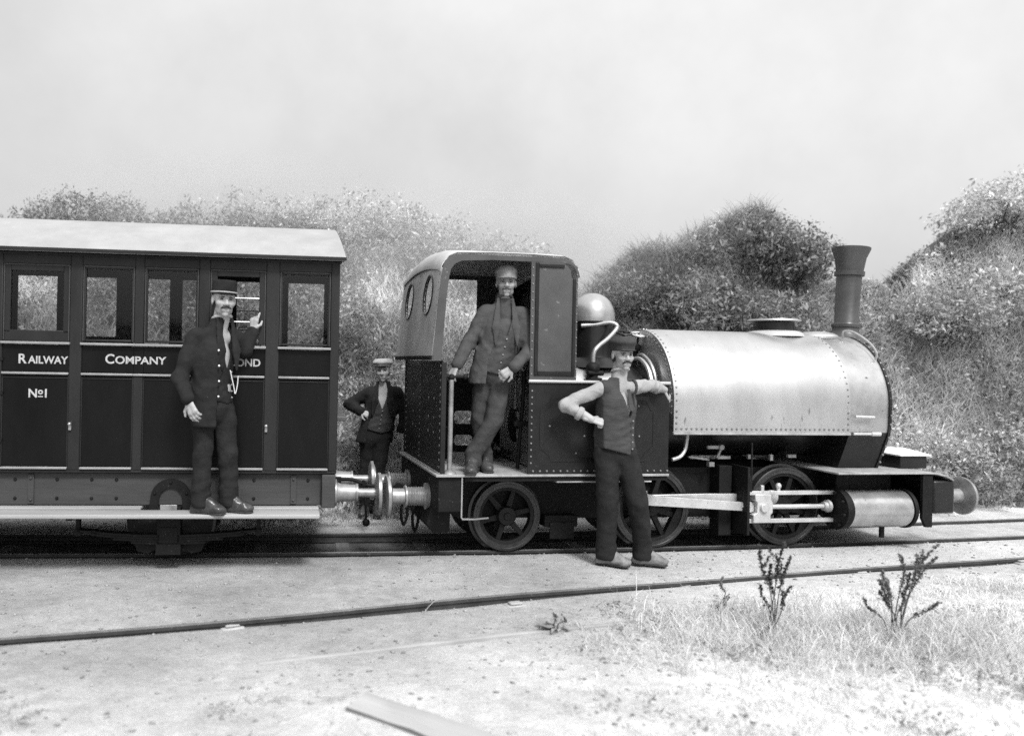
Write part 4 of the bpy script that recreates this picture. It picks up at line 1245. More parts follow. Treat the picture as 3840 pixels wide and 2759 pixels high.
# ------------------------------------------------------------------ the carriage (local x along it, its right-hand end near x = -0.07)
COACH = (-0.43, 7.03, 0.0)
coach = empty('railway_carriage', COACH, R(6), 'dark panelled railway carriage with pale roof and lettered waist', 'carriage')
XL, XR = -4.62, -.075
BAYS = [(-.531, -.143, 'q'), (-1.05, -.635, 'd'), (-1.533, -1.135, 'q'), (-1.980, -1.605, 'q'), (-2.545, -2.070, 'd'), (-3.04, -2.64, 'q'), (-3.50, -3.10, 'q'), (-4.03, -3.58, 'd'), (-4.50, -4.11, 'q')]
Z0, Z1, Z2, Z3, ZT = .745, 1.462, 1.682, 2.265, 2.375       # sill, lower bead, waist bead, window head, cant rail
for s in (-1, 1):
    def Y(a, c_): return sorted((s * a, s * c_))
    Z3, ZT = (2.265, 2.375) if s < 0 else (2.385, 2.410)      # the far side's windows reach higher
    # posts between bays, full height, standing a little proud of the panels
    edges = [XR] + [v for a, c_, k in BAYS for v in (c_, a)] + [XL]
    for i in range(0, len(edges), 2):
        x1, x0 = edges[i], edges[i + 1]
        y0, y1 = Y(.850, .800)
        if (i // 2) in (3, 6):      # between two quarter lights: the waist panel runs through
            for za, zb in ((Z0, Z1 - .012), (Z2 + .010, ZT)): b = MB(); b.box(x0, x1, y0, y1, za, zb); b.build('post', 'coach_post', coach, bevel=.008)
            b = MB(); b.box(x0 - .003, x1 + .003, *Y(.836, .815), Z1 + .012, Z2 - .014); b.build('waist_panel', 'coach', coach)
            for za, zb, yy in ((Z1 - .011, Z1 + .006, .862), (Z2 - .008, Z2 + .010, .872)): b = MB(); b.box(x0, x1, *Y(yy, .80), za, zb); b.build('bead', 'bead', coach, bevel=.004)
        else:
            b = MB(); b.box(x0, x1, y0, y1, Z0, ZT); b.build('post', 'coach_post', coach, bevel=.008)
    for n_, (a, c_, kind) in enumerate(BAYS):
        y0, y1 = Y(.836, .815)
        if kind == 'd':
            root = bpy.data.objects.new('door', None); col.objects.link(root); root.parent = coach
        else: root = coach
        b = MB(); b.box(a - .004, c_ + .004, y0, y1, Z0 + .03, Z1 - .018); b.build('lower_panel', 'coach', root, bevel=.002)
        b = MB(); b.box(a - .004, c_ + .004, y0, y1, Z1 + .012, Z2 - .014); wp = b.build('waist_panel', 'coach', root, bevel=.002)
        # bolection beads: bottom, lower, waist
        yb0, yb1 = Y(.862, .82)
        yw0, yw1 = Y(.872, .80)
        for bb in ((a, c_, yb0, yb1, Z0 + .008, Z0 + .024), (a, c_, yb0, yb1, Z1 - .011, Z1 + .006), (a - .008, c_ + .008, yw0, yw1, Z2 - .008, Z2 + .010)):
            b = MB(); b.box(*bb); b.build('bead', 'bead', root, bevel=.004)
        # thin upright beads round the lower panel
        b = MB(); yv0, yv1 = Y(.843, .82)
        for x0, x1 in ((a, a + .008), (c_ - .008, c_)): b.box(x0, x1, yv0, yv1, Z0 + .03, Z1 - .018)
        b.box(a, c_, yv0, yv1, Z1 - .040, Z1 - .032)
        b.build('panel_moulding', 'coach_post', root, bevel=.002)
        # window: frame, sill, glass
        fw = .022 if kind == 'q' else .05
        wz0 = Z2 + .02 + (.055 if kind == 'd' and n_ != 1 else 0)
        yf0, yf1 = Y(.838, .812)
        b = MB(); b.box(a, a + fw, yf0, yf1, wz0, Z3); b.box(c_ - fw, c_, yf0, yf1, wz0, Z3); b.box(a + fw, c_ - fw, yf0, yf1, Z3 - fw, Z3)
        if kind == 'd' and n_ != 1: b.box(a, c_, yf0, yf1, Z2 + .012, wz0 + .02)
        else: b.box(a + fw, c_ - fw, yf0, yf1, wz0, wz0 + .016)
        fr = b.build('window_frame', 'coach_post', root, bevel=.004)
        yl0, yl1 = Y(.846, .838)
        b = MB(); b.box(a + .002, a + .010, yl0, yl1, Z2 + .02, Z3); b.box(c_ - .010, c_ - .002, yl0, yl1, Z2 + .02, Z3); b.box(a + .010, c_ - .010, yl0, yl1, Z3 - .010, Z3); b.build('edge_bead', 'bead' if s > 0 else 'solebar', fr, bevel=.002)
        if n_ == 1:          # the door the guard holds: glass let down, two bars across
            b = MB(); b.cyl((a, s * .825, 2.055), (c_, s * .825, 2.055), .006, n=8); b.build('window_bar', 'steel', fr)
            b = MB(); b.cyl((a, s * .825, 1.875), (c_, s * .825, 1.875), .006, n=8); b.build('window_bar', 'steel', fr)
        else:
            yg = s * .822
            b = MB(); b.add([(a + fw, yg, wz0), (c_ - fw, yg, wz0), (c_ - fw, yg, Z3 - fw), (a + fw, yg, Z3 - fw)], [(0, 1, 2, 3) if s < 0 else (3, 2, 1, 0)]); b.build('pane', 'glass', fr)
        if kind == 'd':
            b = MB(); y4, y5 = Y(.852, .868); b.box(c_ + .012, c_ + .030, y4, y5, 1.045, 1.10); b.sphere((c_ + .021, s * .878, 1.09), .013, 8, 6); b.build('door_handle', 'brass', root)
            b = MB()
            for z in (.95, 1.55, 1.30): b.box(a - .035, a + .01, *Y(.850, .857), z, z + .02)
            b.build('hinge', 'iron', root)
    # bottom rail, cant rail, cornice
    y0, y1 = Y(.846, .79); b = MB(); b.box(XL, XR, y0, y1, .726, Z0 + .003); b.build('bottom_rail', 'coach_post', coach, bevel=.005)
    y0, y1 = Y(.843, .79); b = MB(); b.box(XL + .02, XR - .02, y0, y1, Z3 + .001, ZT); b.build('cant_rail', 'coach_post', coach, bevel=.004)
    b = MB(); y0, y1 = Y(.866, .84); b.box(XL, XR + .01, y0, y1, 2.335, 2.352); y0, y1 = Y(.900, .84); b.box(XL - .02, XR + .03, y0, y1, 2.352, 2.372); b.build('cornice', 'coach_post', coach, bevel=.005)
    y0, y1 = Y(.846, .848)
# ends and floor
for x in (XR - .02, XL + .02):
    b = MB(); b.box(min(x, x + .02), x + .02, -.80, .80, Z0, 2.40)
    b.prism([(-.80, 2.40), (.80, 2.40)] + [(float(y), 2.385 + .29 * (1 - (float(y) / .93) ** 2)) for y in np.linspace(.80, -.80, 13)], x, x + .018, 'x')
    b.build('end_panel', 'coach', coach)
    for y in (-.5, -.17, .17, .5):
        b = MB(); xo = x + .02 if x > -1 else x; b.box(xo - .004, xo + .012, y - .02, y + .02, Z0, 2.38); b.build('end_bead', 'coach_post', coach, bevel=.003)
b = MB(); b.box(XL + .03, XR - .03, -.79, .79, .72, .745); b.build('floor', 'inside', coach)
for x in (-.20, -1.36, -2.31, -3.30, -4.3):
    e = bpy.data.objects.new('bench', None); col.objects.link(e); e.parent = coach; e.location = (x, 0, .745)
    b = MB(); b.box(-.20, .20, -.76, .76, .38, .42); b.build('seat', 'inside', e, bevel=.01)
    b = MB(); b.box(-.02, .02, -.76, .76, .42, .90); b.build('backrest', 'inside', e, bevel=.008)
# partition seen through the end window
# roof
def rz(y): return 2.372 + .335 * (1 - abs(y / .935) ** 2.3)
b = MB(); ysr = np.linspace(-.935, .935, 33); vs = []
nx = 15; xs = np.linspace(XL - .04, -.035, nx)
for x in xs:
    for y in ysr:
        vs.append((float(x) - (.08 * (1 - (y / .935) ** 2) if x > -.1 else 0), float(y), rz(float(y))))
k = len(ysr); n1 = len(vs)
vs += [(p[0], p[1] * .985, p[2] - .022) for p in vs]
fs = []
for i in range(nx - 1):
    for j in range(k - 1):
        a = i * k + j; fs.append((a, a + k, a + k + 1, a + 1)); fs.append((n1 + a, n1 + a + 1, n1 + a + k + 1, n1 + a + k))
for i in range(nx - 1):
    a = i * k; fs.append((a, n1 + a, n1 + a + k, a + k)); a = i * k + k - 1; fs.append((a, a + k, n1 + a + k, n1 + a))
for j in range(k - 1):
    fs.append((j, j + 1, n1 + j + 1, n1 + j)); a = (nx - 1) * k + j; fs.append((a, n1 + a, n1 + a + 1, a + 1))
b.add(vs, fs, True); b.build('roof', 'roof', coach)
for y, nm in ((-.937, 'gutter'), (.937, 'gutter')):
    b = MB(); b.box(XL - .04, -.033, y - .006, y + .006, 2.352, 2.378); b.build(nm, 'coach_post', coach, bevel=.003)
# underframe
for s in (-1, 1):
    y0, y1 = sorted((s * .80, s * .74))
    b = MB(); b.box(XL + .02, -.185, y0, y1, .478, .722); sb_ = b.build('solebar', 'solebar', coach, bevel=.006)
    for x in (-.40, -2.335, -4.2):
        b = MB(); y2, y3 = sorted((s * .801, s * .812)); b.box(x - .022, x + .022, y2, y3, .49, .71)
        for z in (.52, .68): b.rivet((x, s * .812, z), (0, s, 0), .014, .012)
        b.build('strap', 'solebar', sb_, bevel=.003)
    b = MB()
    for x in (-.29, -.70, -.95, -1.72, -1.9, -2.15, -2.45, -3.0): 
        for z in (.53, .67): b.rivet((x, s * .801, z), (0, s, 0), .014, .010)
    b.build('bolts', 'iron', sb_, kind='stuff')
    # footboard in two thicknesses, stopping short of the axle guard at the back
    y0, y1 = sorted((s * 1.10, s * .90)); b = MB(); b.box(XL + .1, -.20, y0, y1, .432, .462); b.build('footboard', 'board', coach, bevel=.008)
    for xa, xb in ((-1.10, -.205), (-3.0, -1.52)):
        y0, y1 = sorted((s * .899, s * .815)); b = MB(); b.box(xa, xb, y0, y1, .455, .478); b.build('footboard_inner', 'board', coach, bevel=.006)
    for x in (-.42, -2.0, -2.9, -4.1):
        b = MB(); y0, y1 = sorted((s * 1.02, s * .76)); b.box(x - .02, x + .02, y0, y1, .405, .430); b.build('footboard_iron', 'iron', coach)
    for ax in (-1.318, -3.40):
        g = bpy.data.objects.new('axle_guard', None); col.objects.link(g); g.parent = coach; g.location = (ax, 0, 0)
        y0, y1 = sorted((s * .803, s * .820))
        ot = [(-.33, .44), (-.16, .45)] + [(-.150 * math.cos(R(a)), .53 + .15 * math.sin(R(a))) for a in range(0, 181, 12)] + [(.16, .45), (.33, .44), (.31, .31), (.235, .135), (.16, .12), (.10, .15), (.09, .45)] + [(.085 * math.cos(R(a)), .53 + .085 * math.sin(R(a))) for a in range(0, 181, 20)] + [(-.09, .45), (-.10, .15), (-.16, .12), (-.235, .135), (-.31, .31)]
        b = MB(); b.prism(ot, y0, y1, 'y'); b.build('guard_plate', 'iron', g)
        b = MB(); y2, y3 = sorted((s * .80, s * .735))
        for a in (20, 90, 160): b.rivet((.125 * math.cos(R(a)), s * .821, .53 + .125 * math.sin(R(a))), (0, s, 0), .014, .012)
        for x in (-.2, .2): b.rivet((x, s * .821, .40), (0, s, 0), .014, .012)
        b.build('bolts', 'iron', g, kind='stuff')
        b = MB(); y2, y3 = sorted((s * .885, s * .76)); b.box(-.085, .085, y2, y3, .19, .475); b.box(-.06, .06, *sorted((s * .897, s * .885)), .455, .505); b.box(-.068, .068, *sorted((s * .893, s * .885)), .21, .33); b.build('axle_box', 'iron', g, bevel=.01)
        b = MB(); b.box(-.062, .062, *sorted((s * .905, s * .897)), .46, .50); b.build('oil_lid', 'buffer', g, bevel=.006)
        # leaf spring hung below, arms curving up to eyes
        b = MB(); y2, y3 = sorted((s * .885, s * .80))
        for q in range(4):
            L_ = .66 - q * .13; zt = .315 - q * .018
            pts = [(x_, zt - .020 - .040 * (1 - (x_ / .66) ** 2)) for x_ in np.linspace(-L_, L_, 13)]
            b.prism([(float(u), float(v)) for u, v in pts] + [(float(u), float(v) + .016) for u, v in pts[::-1]], y2, y3, 'y')
        for sx in (-1, 1): b.cyl((sx * .66, y2, .288), (sx * .66, y3, .288), .026, n=12); b.box(sx * .66 - .014, sx * .66 + .014, y2 + .02, y3 - .02, .288, .45); b.cyl((sx * .54, y2, .285), (sx * .54, y3, .285), .02, n=10)
        b.box(-.09, .09, y2 - .005, y3 + .005, .125, .205); b.build('leaf_spring', 'iron', g)
        wheel(coach, ax, s * .372, .265, 8, s, boss=.06)
for ax in (-1.318, -3.40):
    b = MB(); b.cyl((ax, -.70, .265), (ax, .70, .265), .04); b.build('axle', 'iron', coach)
b = MB(); b.box(-.185, -.08, -.86, .86, .468, .722); b.build('headstock', 'solebar', coach, bevel=.008)
for y in (-.39, .39): buffer(coach, 'buffer', -.078, y, .51, 1, 'buffer', .400, .165, False)
b = MB(); b.tube(bez([(-.08, 0, .56), (.10, 0, .56), (.20, 0, .52), (.34, 0, .50), (.44, 0, .50)], 4), .016, 8); b.cyl((.20, -.05, .53), (.20, .05, .53), .02); b.tube([(.20, -.04, .50), (.215, -.05, .33), (.22, -.05, .22)], [.012, .010, .010], 8); b.sphere((.222, -.05, .195), .034, 12, 9); b.build('screw_coupling', 'iron', coach)
b = MB(); b.box(-.10, 0.0, -.04, .04, .50, .58); b.build('drawbar', 'iron', coach)

# lettering: built as thin raised letters on the panels
def text(s_, size, x, z, y, parent, name='lettering', bold=.0016, width=None):
    c = bpy.data.curves.new(name, 'FONT'); c.body = s_; c.size = size; c.extrude = .0012; c.offset = bold; c.space_character = 1.0
    o = bpy.data.objects.new(name, c); col.objects.link(o)
    dg = bpy.context.evaluated_depsgraph_get()
    me = bpy.data.meshes.new_from_object(o.evaluated_get(dg)); bpy.data.objects.remove(o)
    co = np.array([v.co[:] for v in me.vertices]); w_ = co[:, 0].max() - co[:, 0].min()
    k = (width / w_) if width else 1
    for v in me.vertices: v.co = Vector(((v.co.x - co[:, 0].min()) * k, v.co.y, v.co.z))
    q = link(name, me, 'letter', parent)
    q.location = (x, y, z); q.rotation_euler = (R(90), 0, 0)
    return q
YT = -.8385
text('R', .098, -2.430, 1.532, YT, coach, bold=.002); text('AILWAY', .078, -2.363, 1.532, YT, coach, width=.285)
text('C', .098, -1.810, 1.542, YT, coach, bold=.002); text('OMPANY', .078, -1.738, 1.542, YT, coach, width=.372)
text('S', .092, -1.005, 1.540, YT, coach, bold=.002); text('ECOND', .078, -.943, 1.540, YT, coach, width=.275)
text('N', .088, -2.355, 1.282, YT, coach, bold=.002); text('o', .062, -2.288, 1.306, YT, coach, bold=.002, width=.036); text('1', .088, -2.238, 1.282, YT, coach, bold=.002)
b = MB(); b.box(-2.288, -2.252, YT - .0012, YT + .001, 1.284, 1.291); b.build('lettering', 'letter', coach)

# ------------------------------------------------------------------ people
def rotz(a): c, s = math.cos(a), math.sin(a); return np.array([[c, -s, 0], [s, c, 0], [0, 0, 1]])
def rotx(a): c, s = math.cos(a), math.sin(a); return np.array([[1, 0, 0], [0, c, -s], [0, s, c]])
def roty(a): c, s = math.cos(a), math.sin(a); return np.array([[c, 0, s], [0, 1, 0], [-s, 0, c]])
V3 = lambda *a: np.array(a, float)

def hand_prims(W, d, n, side, curl=(.35, .35, .35, .4), thumb=.6, sc_=1.0, spread=.05):
    """palm, four unequal bent fingers and a thumb leaving the side of the palm"""
    W = np.array(W, float); d = np.array(d, float); d /= np.linalg.norm(d); n = np.array(n, float); n -= d * (n @ d); n /= np.linalg.norm(n)
    t = np.cross(d, n) * side; k = sc_
    P = [cone(W - d * .05 * k, W + d * .01 * k, .027 * k, .026 * k, n, 1.25), cone(W + d * .015 * k - t * .010 * k, W + d * .075 * k - t * .016 * k, .021 * k, .024 * k, n, 1.6), cone(W + d * .015 * k + t * .010 * k, W + d * .075 * k + t * .016 * k, .022 * k, .024 * k, n, 1.6)]
    for i, (o, L) in enumerate(((.031, .070), (.0105, .080), (-.0105, .075), (-.030, .058))):
        p = W + d * (.088 - .006 * abs(i - 1.3)) * k + t * o * k; dd = d + t * spread * (1.5 - i); dd /= np.linalg.norm(dd); a = 0
        for q, (f, r0, r1) in enumerate(((.45, .0105, .0095), (.30, .0095, .0085), (.25, .0085, .0070))):
            a += curl[i] * (1.0, 1.25, .9)[q]
            v = dd * math.cos(a) - n * math.sin(a)
            e = p + v * L * f * k; P.append(cone(p, e, r0 * k, r1 * k)); p = e
    p = W + d * .022 * k + t * .026 * k
    v = d * .62 + t * .72 - n * thumb * .45; v /= np.linalg.norm(v); e = p + v * .045 * k; P.append(cone(p, e, .0135 * k, .0110 * k)); p = e
    v = d * .85 + t * (.45 - thumb * .5) - n * thumb * .5; v /= np.linalg.norm(v); P.append(cone(p, p + v * .034 * k, .0108 * k, .0080 * k))
    return P

def boot_prims(an, d, s=1.0):
    an = np.array(an, float); d = V3(d[0], d[1], 0); d /= np.linalg.norm(d)
    z0 = an[2] - .085 * s
    g = lambda f, z, o=0: V3(an[0], an[1], z0) + d * f * s + V3(0, 0, z * s)
    n = V3(-d[1], d[0], 0)
    return [cone(g(0, .14), g(-.008, .06), .050 * s, .050 * s), cone(g(-.045, .035), g(.08, .038), .042 * s, .044 * s), cone(g(.015, .10), g(.115, .050), .046 * s, .040 * s), ell(g(.135, .034), (.062 * s, .048 * s, .036 * s), np.stack([d, n, V3(0, 0, 1)])), cone(g(-.045, .012), g(-.03, .012), .038 * s, .038 * s)], z0

def figure(name, label, loc, J, o):
    root = empty(name, loc, 0, label, 'person')
    g = lambda k: np.array(J[k], float)
    s = o.get('head_scale', 1.0)
    RH = rotz(R(J['yaw'])) @ roty(R(J.get('roll', 0))) @ rotx(R(J.get('pitch', 0)))
    H = g('head')
    T = lambda *p: H + RH @ (V3(*p) * s)
    def E(c, r): return ell(T(*c), V3(*r) * s, RH.T)
    def C(a, b, r0, r1, n=None, sq=1.0): return cone(T(*a), T(*b), r0 * s, r1 * s, None if n is None else RH @ V3(*n), sq)
    hp = [E((0, .012, .035), (.076, .096, .086)), E((0, -.028, -.033), (.060, .064, .084)), C((-.030, -.024, -.080), (.030, -.024, -.080), .027, .027), E((0, -.070, -.104), (.023, .019, .019)),
          C((0, -.088, .004), (0, -.112, -.032), .008, .0125), E((.013, -.098, -.038), (.010, .012, .008)), E((-.013, -.098, -.038), (.010, .012, .008)),
          C((-.036, -.078, .020), (.036, -.078, .020), .012, .012), E((.040, -.056, -.028), (.026, .028, .024)), E((-.040, -.056, -.028), (.026, .028, .024)),
          C((-.019, -.086, -.064), (.019, -.086, -.064), .0095, .0095), C((-.017, -.084, -.078), (.017, -.084, -.078), .010, .010)]
    ears = [E((.078, .012, -.012), (.009, .019, .030)), E((-.078, .012, -.012), (.009, .019, .030))]
    hp += ears
    nk = g('neck')
    hp.append(cone(T(0, .030, -.065), nk, .053 * s, .060 * s))
    sock = [E((.031, -.098, .000), (.019, .020, .012)), E((-.031, -.098, .000), (.019, .020, .012))]
    V, F = sdf_mesh(hp, .0046, .016, cut=lambda P: -np.minimum(_d(sock[0], P), _d(sock[1], P)))
    parts = [(relax(V, F, 1), F)]
    for hnd in o['hands']:
        V, F = sdf_mesh(hand_prims(*hnd[0], **hnd[1]), .0042, .007)
        parts.append((relax(V, F, 1, .4), F))
    # body under the clothes, so that the figure is whole
    tw = R(J['twist']); rt = rotz(tw) @ V3(1, 0, 0); fw = rotz(tw) @ V3(0, -1, 0)
    ch = g('chest'); wa = g('waist'); pe = (g('hipL') + g('hipR')) / 2
    core = [cone(ch, wa, .09, .09, fw, 1.4), cone(wa, pe, .10, .11, fw, 1.3), cone(nk, ch, .05, .06)]
    for sd_ in 'LR':
        core += [cone(g('sh' + sd_), g('el' + sd_), .042, .036), cone(g('el' + sd_), g('wr' + sd_), .036, .026), cone(g('hip' + sd_), g('kn' + sd_), .07, .05), cone(g('kn' + sd_), g('an' + sd_), .045, .035)]
    parts.append(sdf_mesh(core, .018, .03))
    Vb, Fb = sdf_join(parts)
    link('body', np_mesh('body', Vb, Fb, smooth=True), o.get('skin', 'skin'), root)
    for q in (1, -1):
        b = MB(); c = T(.031 * q, -.080, .000); b.sphere((0, 0, 0), (.0135 * s, .009 * s, .0042 * s), 10, 8); e = b.build('eye', 'eye', root); e.location = c; e.rotation_euler = (0, 0, R(J['yaw']))
        b = MB(); b.tube([T(.012 * q, -.090, .0125), T(.030 * q, -.0905, .0150), T(.048 * q, -.079, .0110)], [.0034 * s, .0050 * s, .0026 * s], 6); b.build('eyebrow', o.get('hair', 'hair'), root)
    b = MB(); b.tube([T(-.020, -.094, -.0715), T(0, -.098, -.0705), T(.020, -.094, -.0715)], [.002, .0035, .002], 6); b.build('mouth', 'lip', root)
    if o.get('moustache'):
        w_, dz = o['moustache']
        mp = []
        for q in (1, -1): mp += [cone(T(.004 * q, -.104, -.052), T(.022 * q, -.098, -.057), .0085 * w_, .0085 * w_), cone(T(.022 * q, -.098, -.057), T(.036 * q, -.086, -.057 - dz), .0085 * w_, .004)]
        sdf_obj('moustache', o.get('hair', 'hair'), root, mp, .003, .006, wr=.001, wf=160)
    # hair: back and sides below the cap
    def hcut(P):
        q = (P - H) @ RH / s
        return np.maximum(-(q[:, 1] + .012 + .0 * q[:, 2]), -(q[:, 2] + .062)) if not o.get('fringe') else np.maximum(-(q[:, 1] + .035), -(q[:, 2] + .062))
    sdf_obj('hair', o.get('hair', 'hair'), root, [E((0, .016, .030), (.0815, .098, .088)), E((0, .05, -.03), (.070, .058, .05))], .006, .02, cut=hcut, wr=.002, wf=90)
    o['cap'](root, T, E, C, s, RH, H)
    # creases of the cloth
    un_ = lambda v: v / max(np.linalg.norm(v), 1e-6)
    af = []; lf = []
    for sd_ in 'LR':
        a, e_, w_ = g('sh' + sd_), g('el' + sd_), g('wr' + sd_)
        af += [(e_, un_(w_ - a), .085, .007, 40), ((a + e_) / 2, un_(e_ - a) + V3(.3, 0, .4), .10, .0035, 30), (a + (e_ - a) * .12, un_(e_ - a) + V3(0, .3, -.5), .08, .004, 32), ((e_ + w_) / 2, un_(w_ - e_) + V3(.2, .1, .3), .09, .0035, 34)]
        h_, k_, n_ = g('hip' + sd_), g('kn' + sd_), g('an' + sd_)
        lf += [(k_, un_(n_ - h_) + V3(.35, 0, 0), .13, .006, 27), (n_ + V3(0, 0, .09), un_(n_ - k_) + V3(.1, 0, .1), .09, .008, 38), ((h_ + k_) / 2, un_(k_ - h_) + V3(.6, 0, 0), .15, .0035, 20), (h_ * .8 + (pe) * .2 + V3(0, 0, -.03), V3(.5, 0, 1), .11, .006, 30), ((k_ + n_) / 2, un_(n_ - k_) + V3(-.4, 0, .1), .14, .0035, 22)]
    # legs
    tr = [cone(pe + V3(0, 0, .10), pe + V3(0, 0, .02), o.get('wr_', .135), .150, fw, 1.30)]
    th, kn, cf = o.get('leg', (.098, .080, .074))
    for sd_ in 'LR':
        h_, k_, a_ = g('hip' + sd_), g('kn' + sd_), g('an' + sd_)
        tr += [cone(h_, k_, th, kn), cone(k_, a_ + V3(0, 0, .06), kn, cf * .95), cone(a_ + V3(0, 0, .07), a_ + V3(0, 0, -.005), cf * .95, cf * 1.03)]
    aL, aR = g('anL'), g('anR')
    sdf_obj('trousers', o['trousers'], root, tr, .0100, .012, wr=.006, wf=24, seed=o['seed'], it=1, folds=lf, cut=lambda P: -(P[:, 2] - .045))
    for sd_ in 'LR':
        pr, z0 = boot_prims(g('an' + sd_), J['toe' + sd_], o.get('boot_s', 1.0))
        bt = sdf_obj('boot', o['boot'], root, pr, .0065, .022, cut=lambda P, z0=z0: -(P[:, 2] - z0 - .012), wr=.004, wf=75, seed=o['seed'] + 5)
        dd = V3(J['toe' + sd_][0], J['toe' + sd_][1], 0); dd /= np.linalg.norm(dd); a_ = g('an' + sd_); bs = o.get('boot_s', 1.0); f0 = V3(a_[0], a_[1], z0)
        sdf_obj('sole', 'sole', bt, [cone(f0 + dd * -.045 * bs + V3(0, 0, .008), f0 + dd * -.02 * bs + V3(0, 0, .008), .043, .043, (0, 0, 1), 3.2), cone(f0 + dd * -.02 * bs + V3(0, 0, .010), f0 + dd * .145 * bs + V3(0, 0, .010), .036, .050, (0, 0, 1), 4.5)], .005, .006, cut=lambda P, z0=z0: -(P[:, 2] - z0))
    # upper clothes
    U = lambda P: (P - ch) @ rt
    Fd = lambda P: (P - ch) @ fw
    sh_m = (g('shL') + g('shR')) / 2
    hem = o.get('hem', pe[2])
    lo = np.array(wa) * .0 + V3(*(wa + (pe - wa) * .6)); 
    def torso(r, lowz, grow=0.0, yoke=True):
        low = ch + (pe - ch) * ((lowz - ch[2]) / (pe[2] - ch[2] - 1e-6)); low[2] = lowz
        P = [cone(ch, wa, r, r * .94, fw, 1.36), cone(wa, low, r * .94, r * (1.0 + grow), fw, 1.28)]
        if r < .14: P += [cone(g('shL') * .7 + sh_m * .3, g('shR') * .7 + sh_m * .3, .05, .05), cone(sh_m, nk + V3(0, 0, -.005), .066, .060)]
        elif yoke: P += [cone(g('shL') * .8 + sh_m * .2, g('shR') * .8 + sh_m * .2, .072 + (r - .17) * .5, .072 + (r - .17) * .5), cone(sh_m + V3(0, 0, .03), nk + V3(0, 0, .0), .082, .064)]
        return P
    def sleeves(r0, r1, r2, up=None):
        P = []
        for sd_ in 'LR':
            a, e_, w_ = g('sh' + sd_), g('el' + sd_), g('wr' + sd_)
            f = (up or {}).get(sd_, 1.0)
            P += [cone(a, e_, r0, r1), cone(e_, e_ + (w_ - e_) * f, r1, r2)]
        return P
    z_top = nk[2]
    if o.get('jacket'):
        vz, w0, w1 = o['open']          # height where the front closes, half width at neck and at hem
        uo = o.get('open_u', 0.0)
        slv = sleeves(.066, .057, .048)
        def jcut(P):
            z = P[:, 2]; t = (z_top - z) / (z_top - hem)
            w_ = np.interp(t, [0, .1, .45, .75, 1.0], [w0 * .6, w0, o.get('wmid', w0), w1 * .9, w1])
            ds = np.min([_d(q_, P) for q_ in slv], 0)
            hm = np.where(ds < .004, -1.0, -(z - hem))
            return np.maximum(np.maximum(np.minimum(np.minimum(Fd(P) - .0, w_ - np.abs(U(P) - uo)), ds - .003), hm), _d(cone(nk + V3(0, 0, -.03), nk + V3(0, 0, .2), .05, .07), P) * -1)
        sdf_obj('jacket', o['jacket'], root, torso(o.get('jr', .175), hem, .10) + sleeves(.066, .057, .048), .0095, .030, wr=.006, wf=24, seed=o['seed'] + 1, cut=jcut, folds=af + [(wa, V3(.3, 0, 1), .16, .006, 40), (wa + rt * -.1 + V3(0, 0, .12), V3(.8, 0, 1), .12, .006, 36)])
        lp = []
        for q in (1, -1):
            a_ = nk + rt * (.060 * q) + fw * .045 + V3(0, 0, .015); b_ = ch + rt * (uo + q * (w0 + .028)) + fw * .108 + V3(0, 0, .04); c_ = ch + rt * (uo + q * (o.get('wmid', w0) + .014)) + fw * .120 + V3(0, 0, -.10)
            lp += [cone(a_ + V3(0, 0, -.03), b_, .014, .036, fw, 3.2), cone(b_, c_, .036, .010, fw, 3.2), cone(nk + rt * (.058 * q) + fw * .040 + V3(0, 0, -.02), nk - fw * .060 + V3(0, 0, .0), .014, .018)]
        sdf_obj('lapel', o['jacket'], root, lp, .006, .010, wr=.002, wf=40)
        for p in o.get('buttons', []):
            pass
    if o.get('vest'):
        vz = o.get('vest_v', ch[2] + .02); vl = o.get('vest_hem', wa[2] - .10); vu = o.get('vest_u', 0.0)
        def vcut(P):
            z = P[:, 2]; w_ = np.clip((z - vz) * .36, -1, .075)
            hemz = vl + .25 * np.abs(U(P) - vu) * (Fd(P) > 0)
            sides = np.maximum(np.abs(U(P)) - o.get('vest_w', .30), -1)
            c1 = np.where(Fd(P) > 0, w_ - np.abs(U(P) - vu), -1.0)
            return np.maximum(np.maximum(np.maximum(c1, -(z - hemz)), sides), np.maximum(-_d(cone(nk + V3(0, 0, -.03), nk + V3(0, 0, .2), .058, .07), P), z - (sh_m[2] + .085)))
        sdf_obj('waistcoat', o['vest'], root, torso(o.get('vest_r', .166), vl - .06, .06, o.get('vest_yoke', True)), .0085, .025, wr=o.get('vest_wr', .0045), wf=38, seed=o['seed'] + 2, cut=vcut, folds=[(wa + fw * .1, V3(.15, 0, 1), .15, .005, 46), (wa + fw * .1 + V3(-.08, 0, .1), V3(.7, 0, 1), .10, .005, 44)])
        for z in np.linspace(vz - .015, vl + .05, 5):
            b = MB()
            t = (z - ch[2]) / (pe[2] - ch[2]); c = ch + (pe - ch) * t + rt * (vu + .012) + fw * (o.get('vest_r', .166) * .72 + .006); b.sphere((c[0], c[1], z), .0075, 8, 6); b.build('button', 'buffer', root)
    # shirt with sleeves where they show
    sdf_obj('shirt', o['shirt'], root, torso(.132, wa[2], 0), .012, .028)
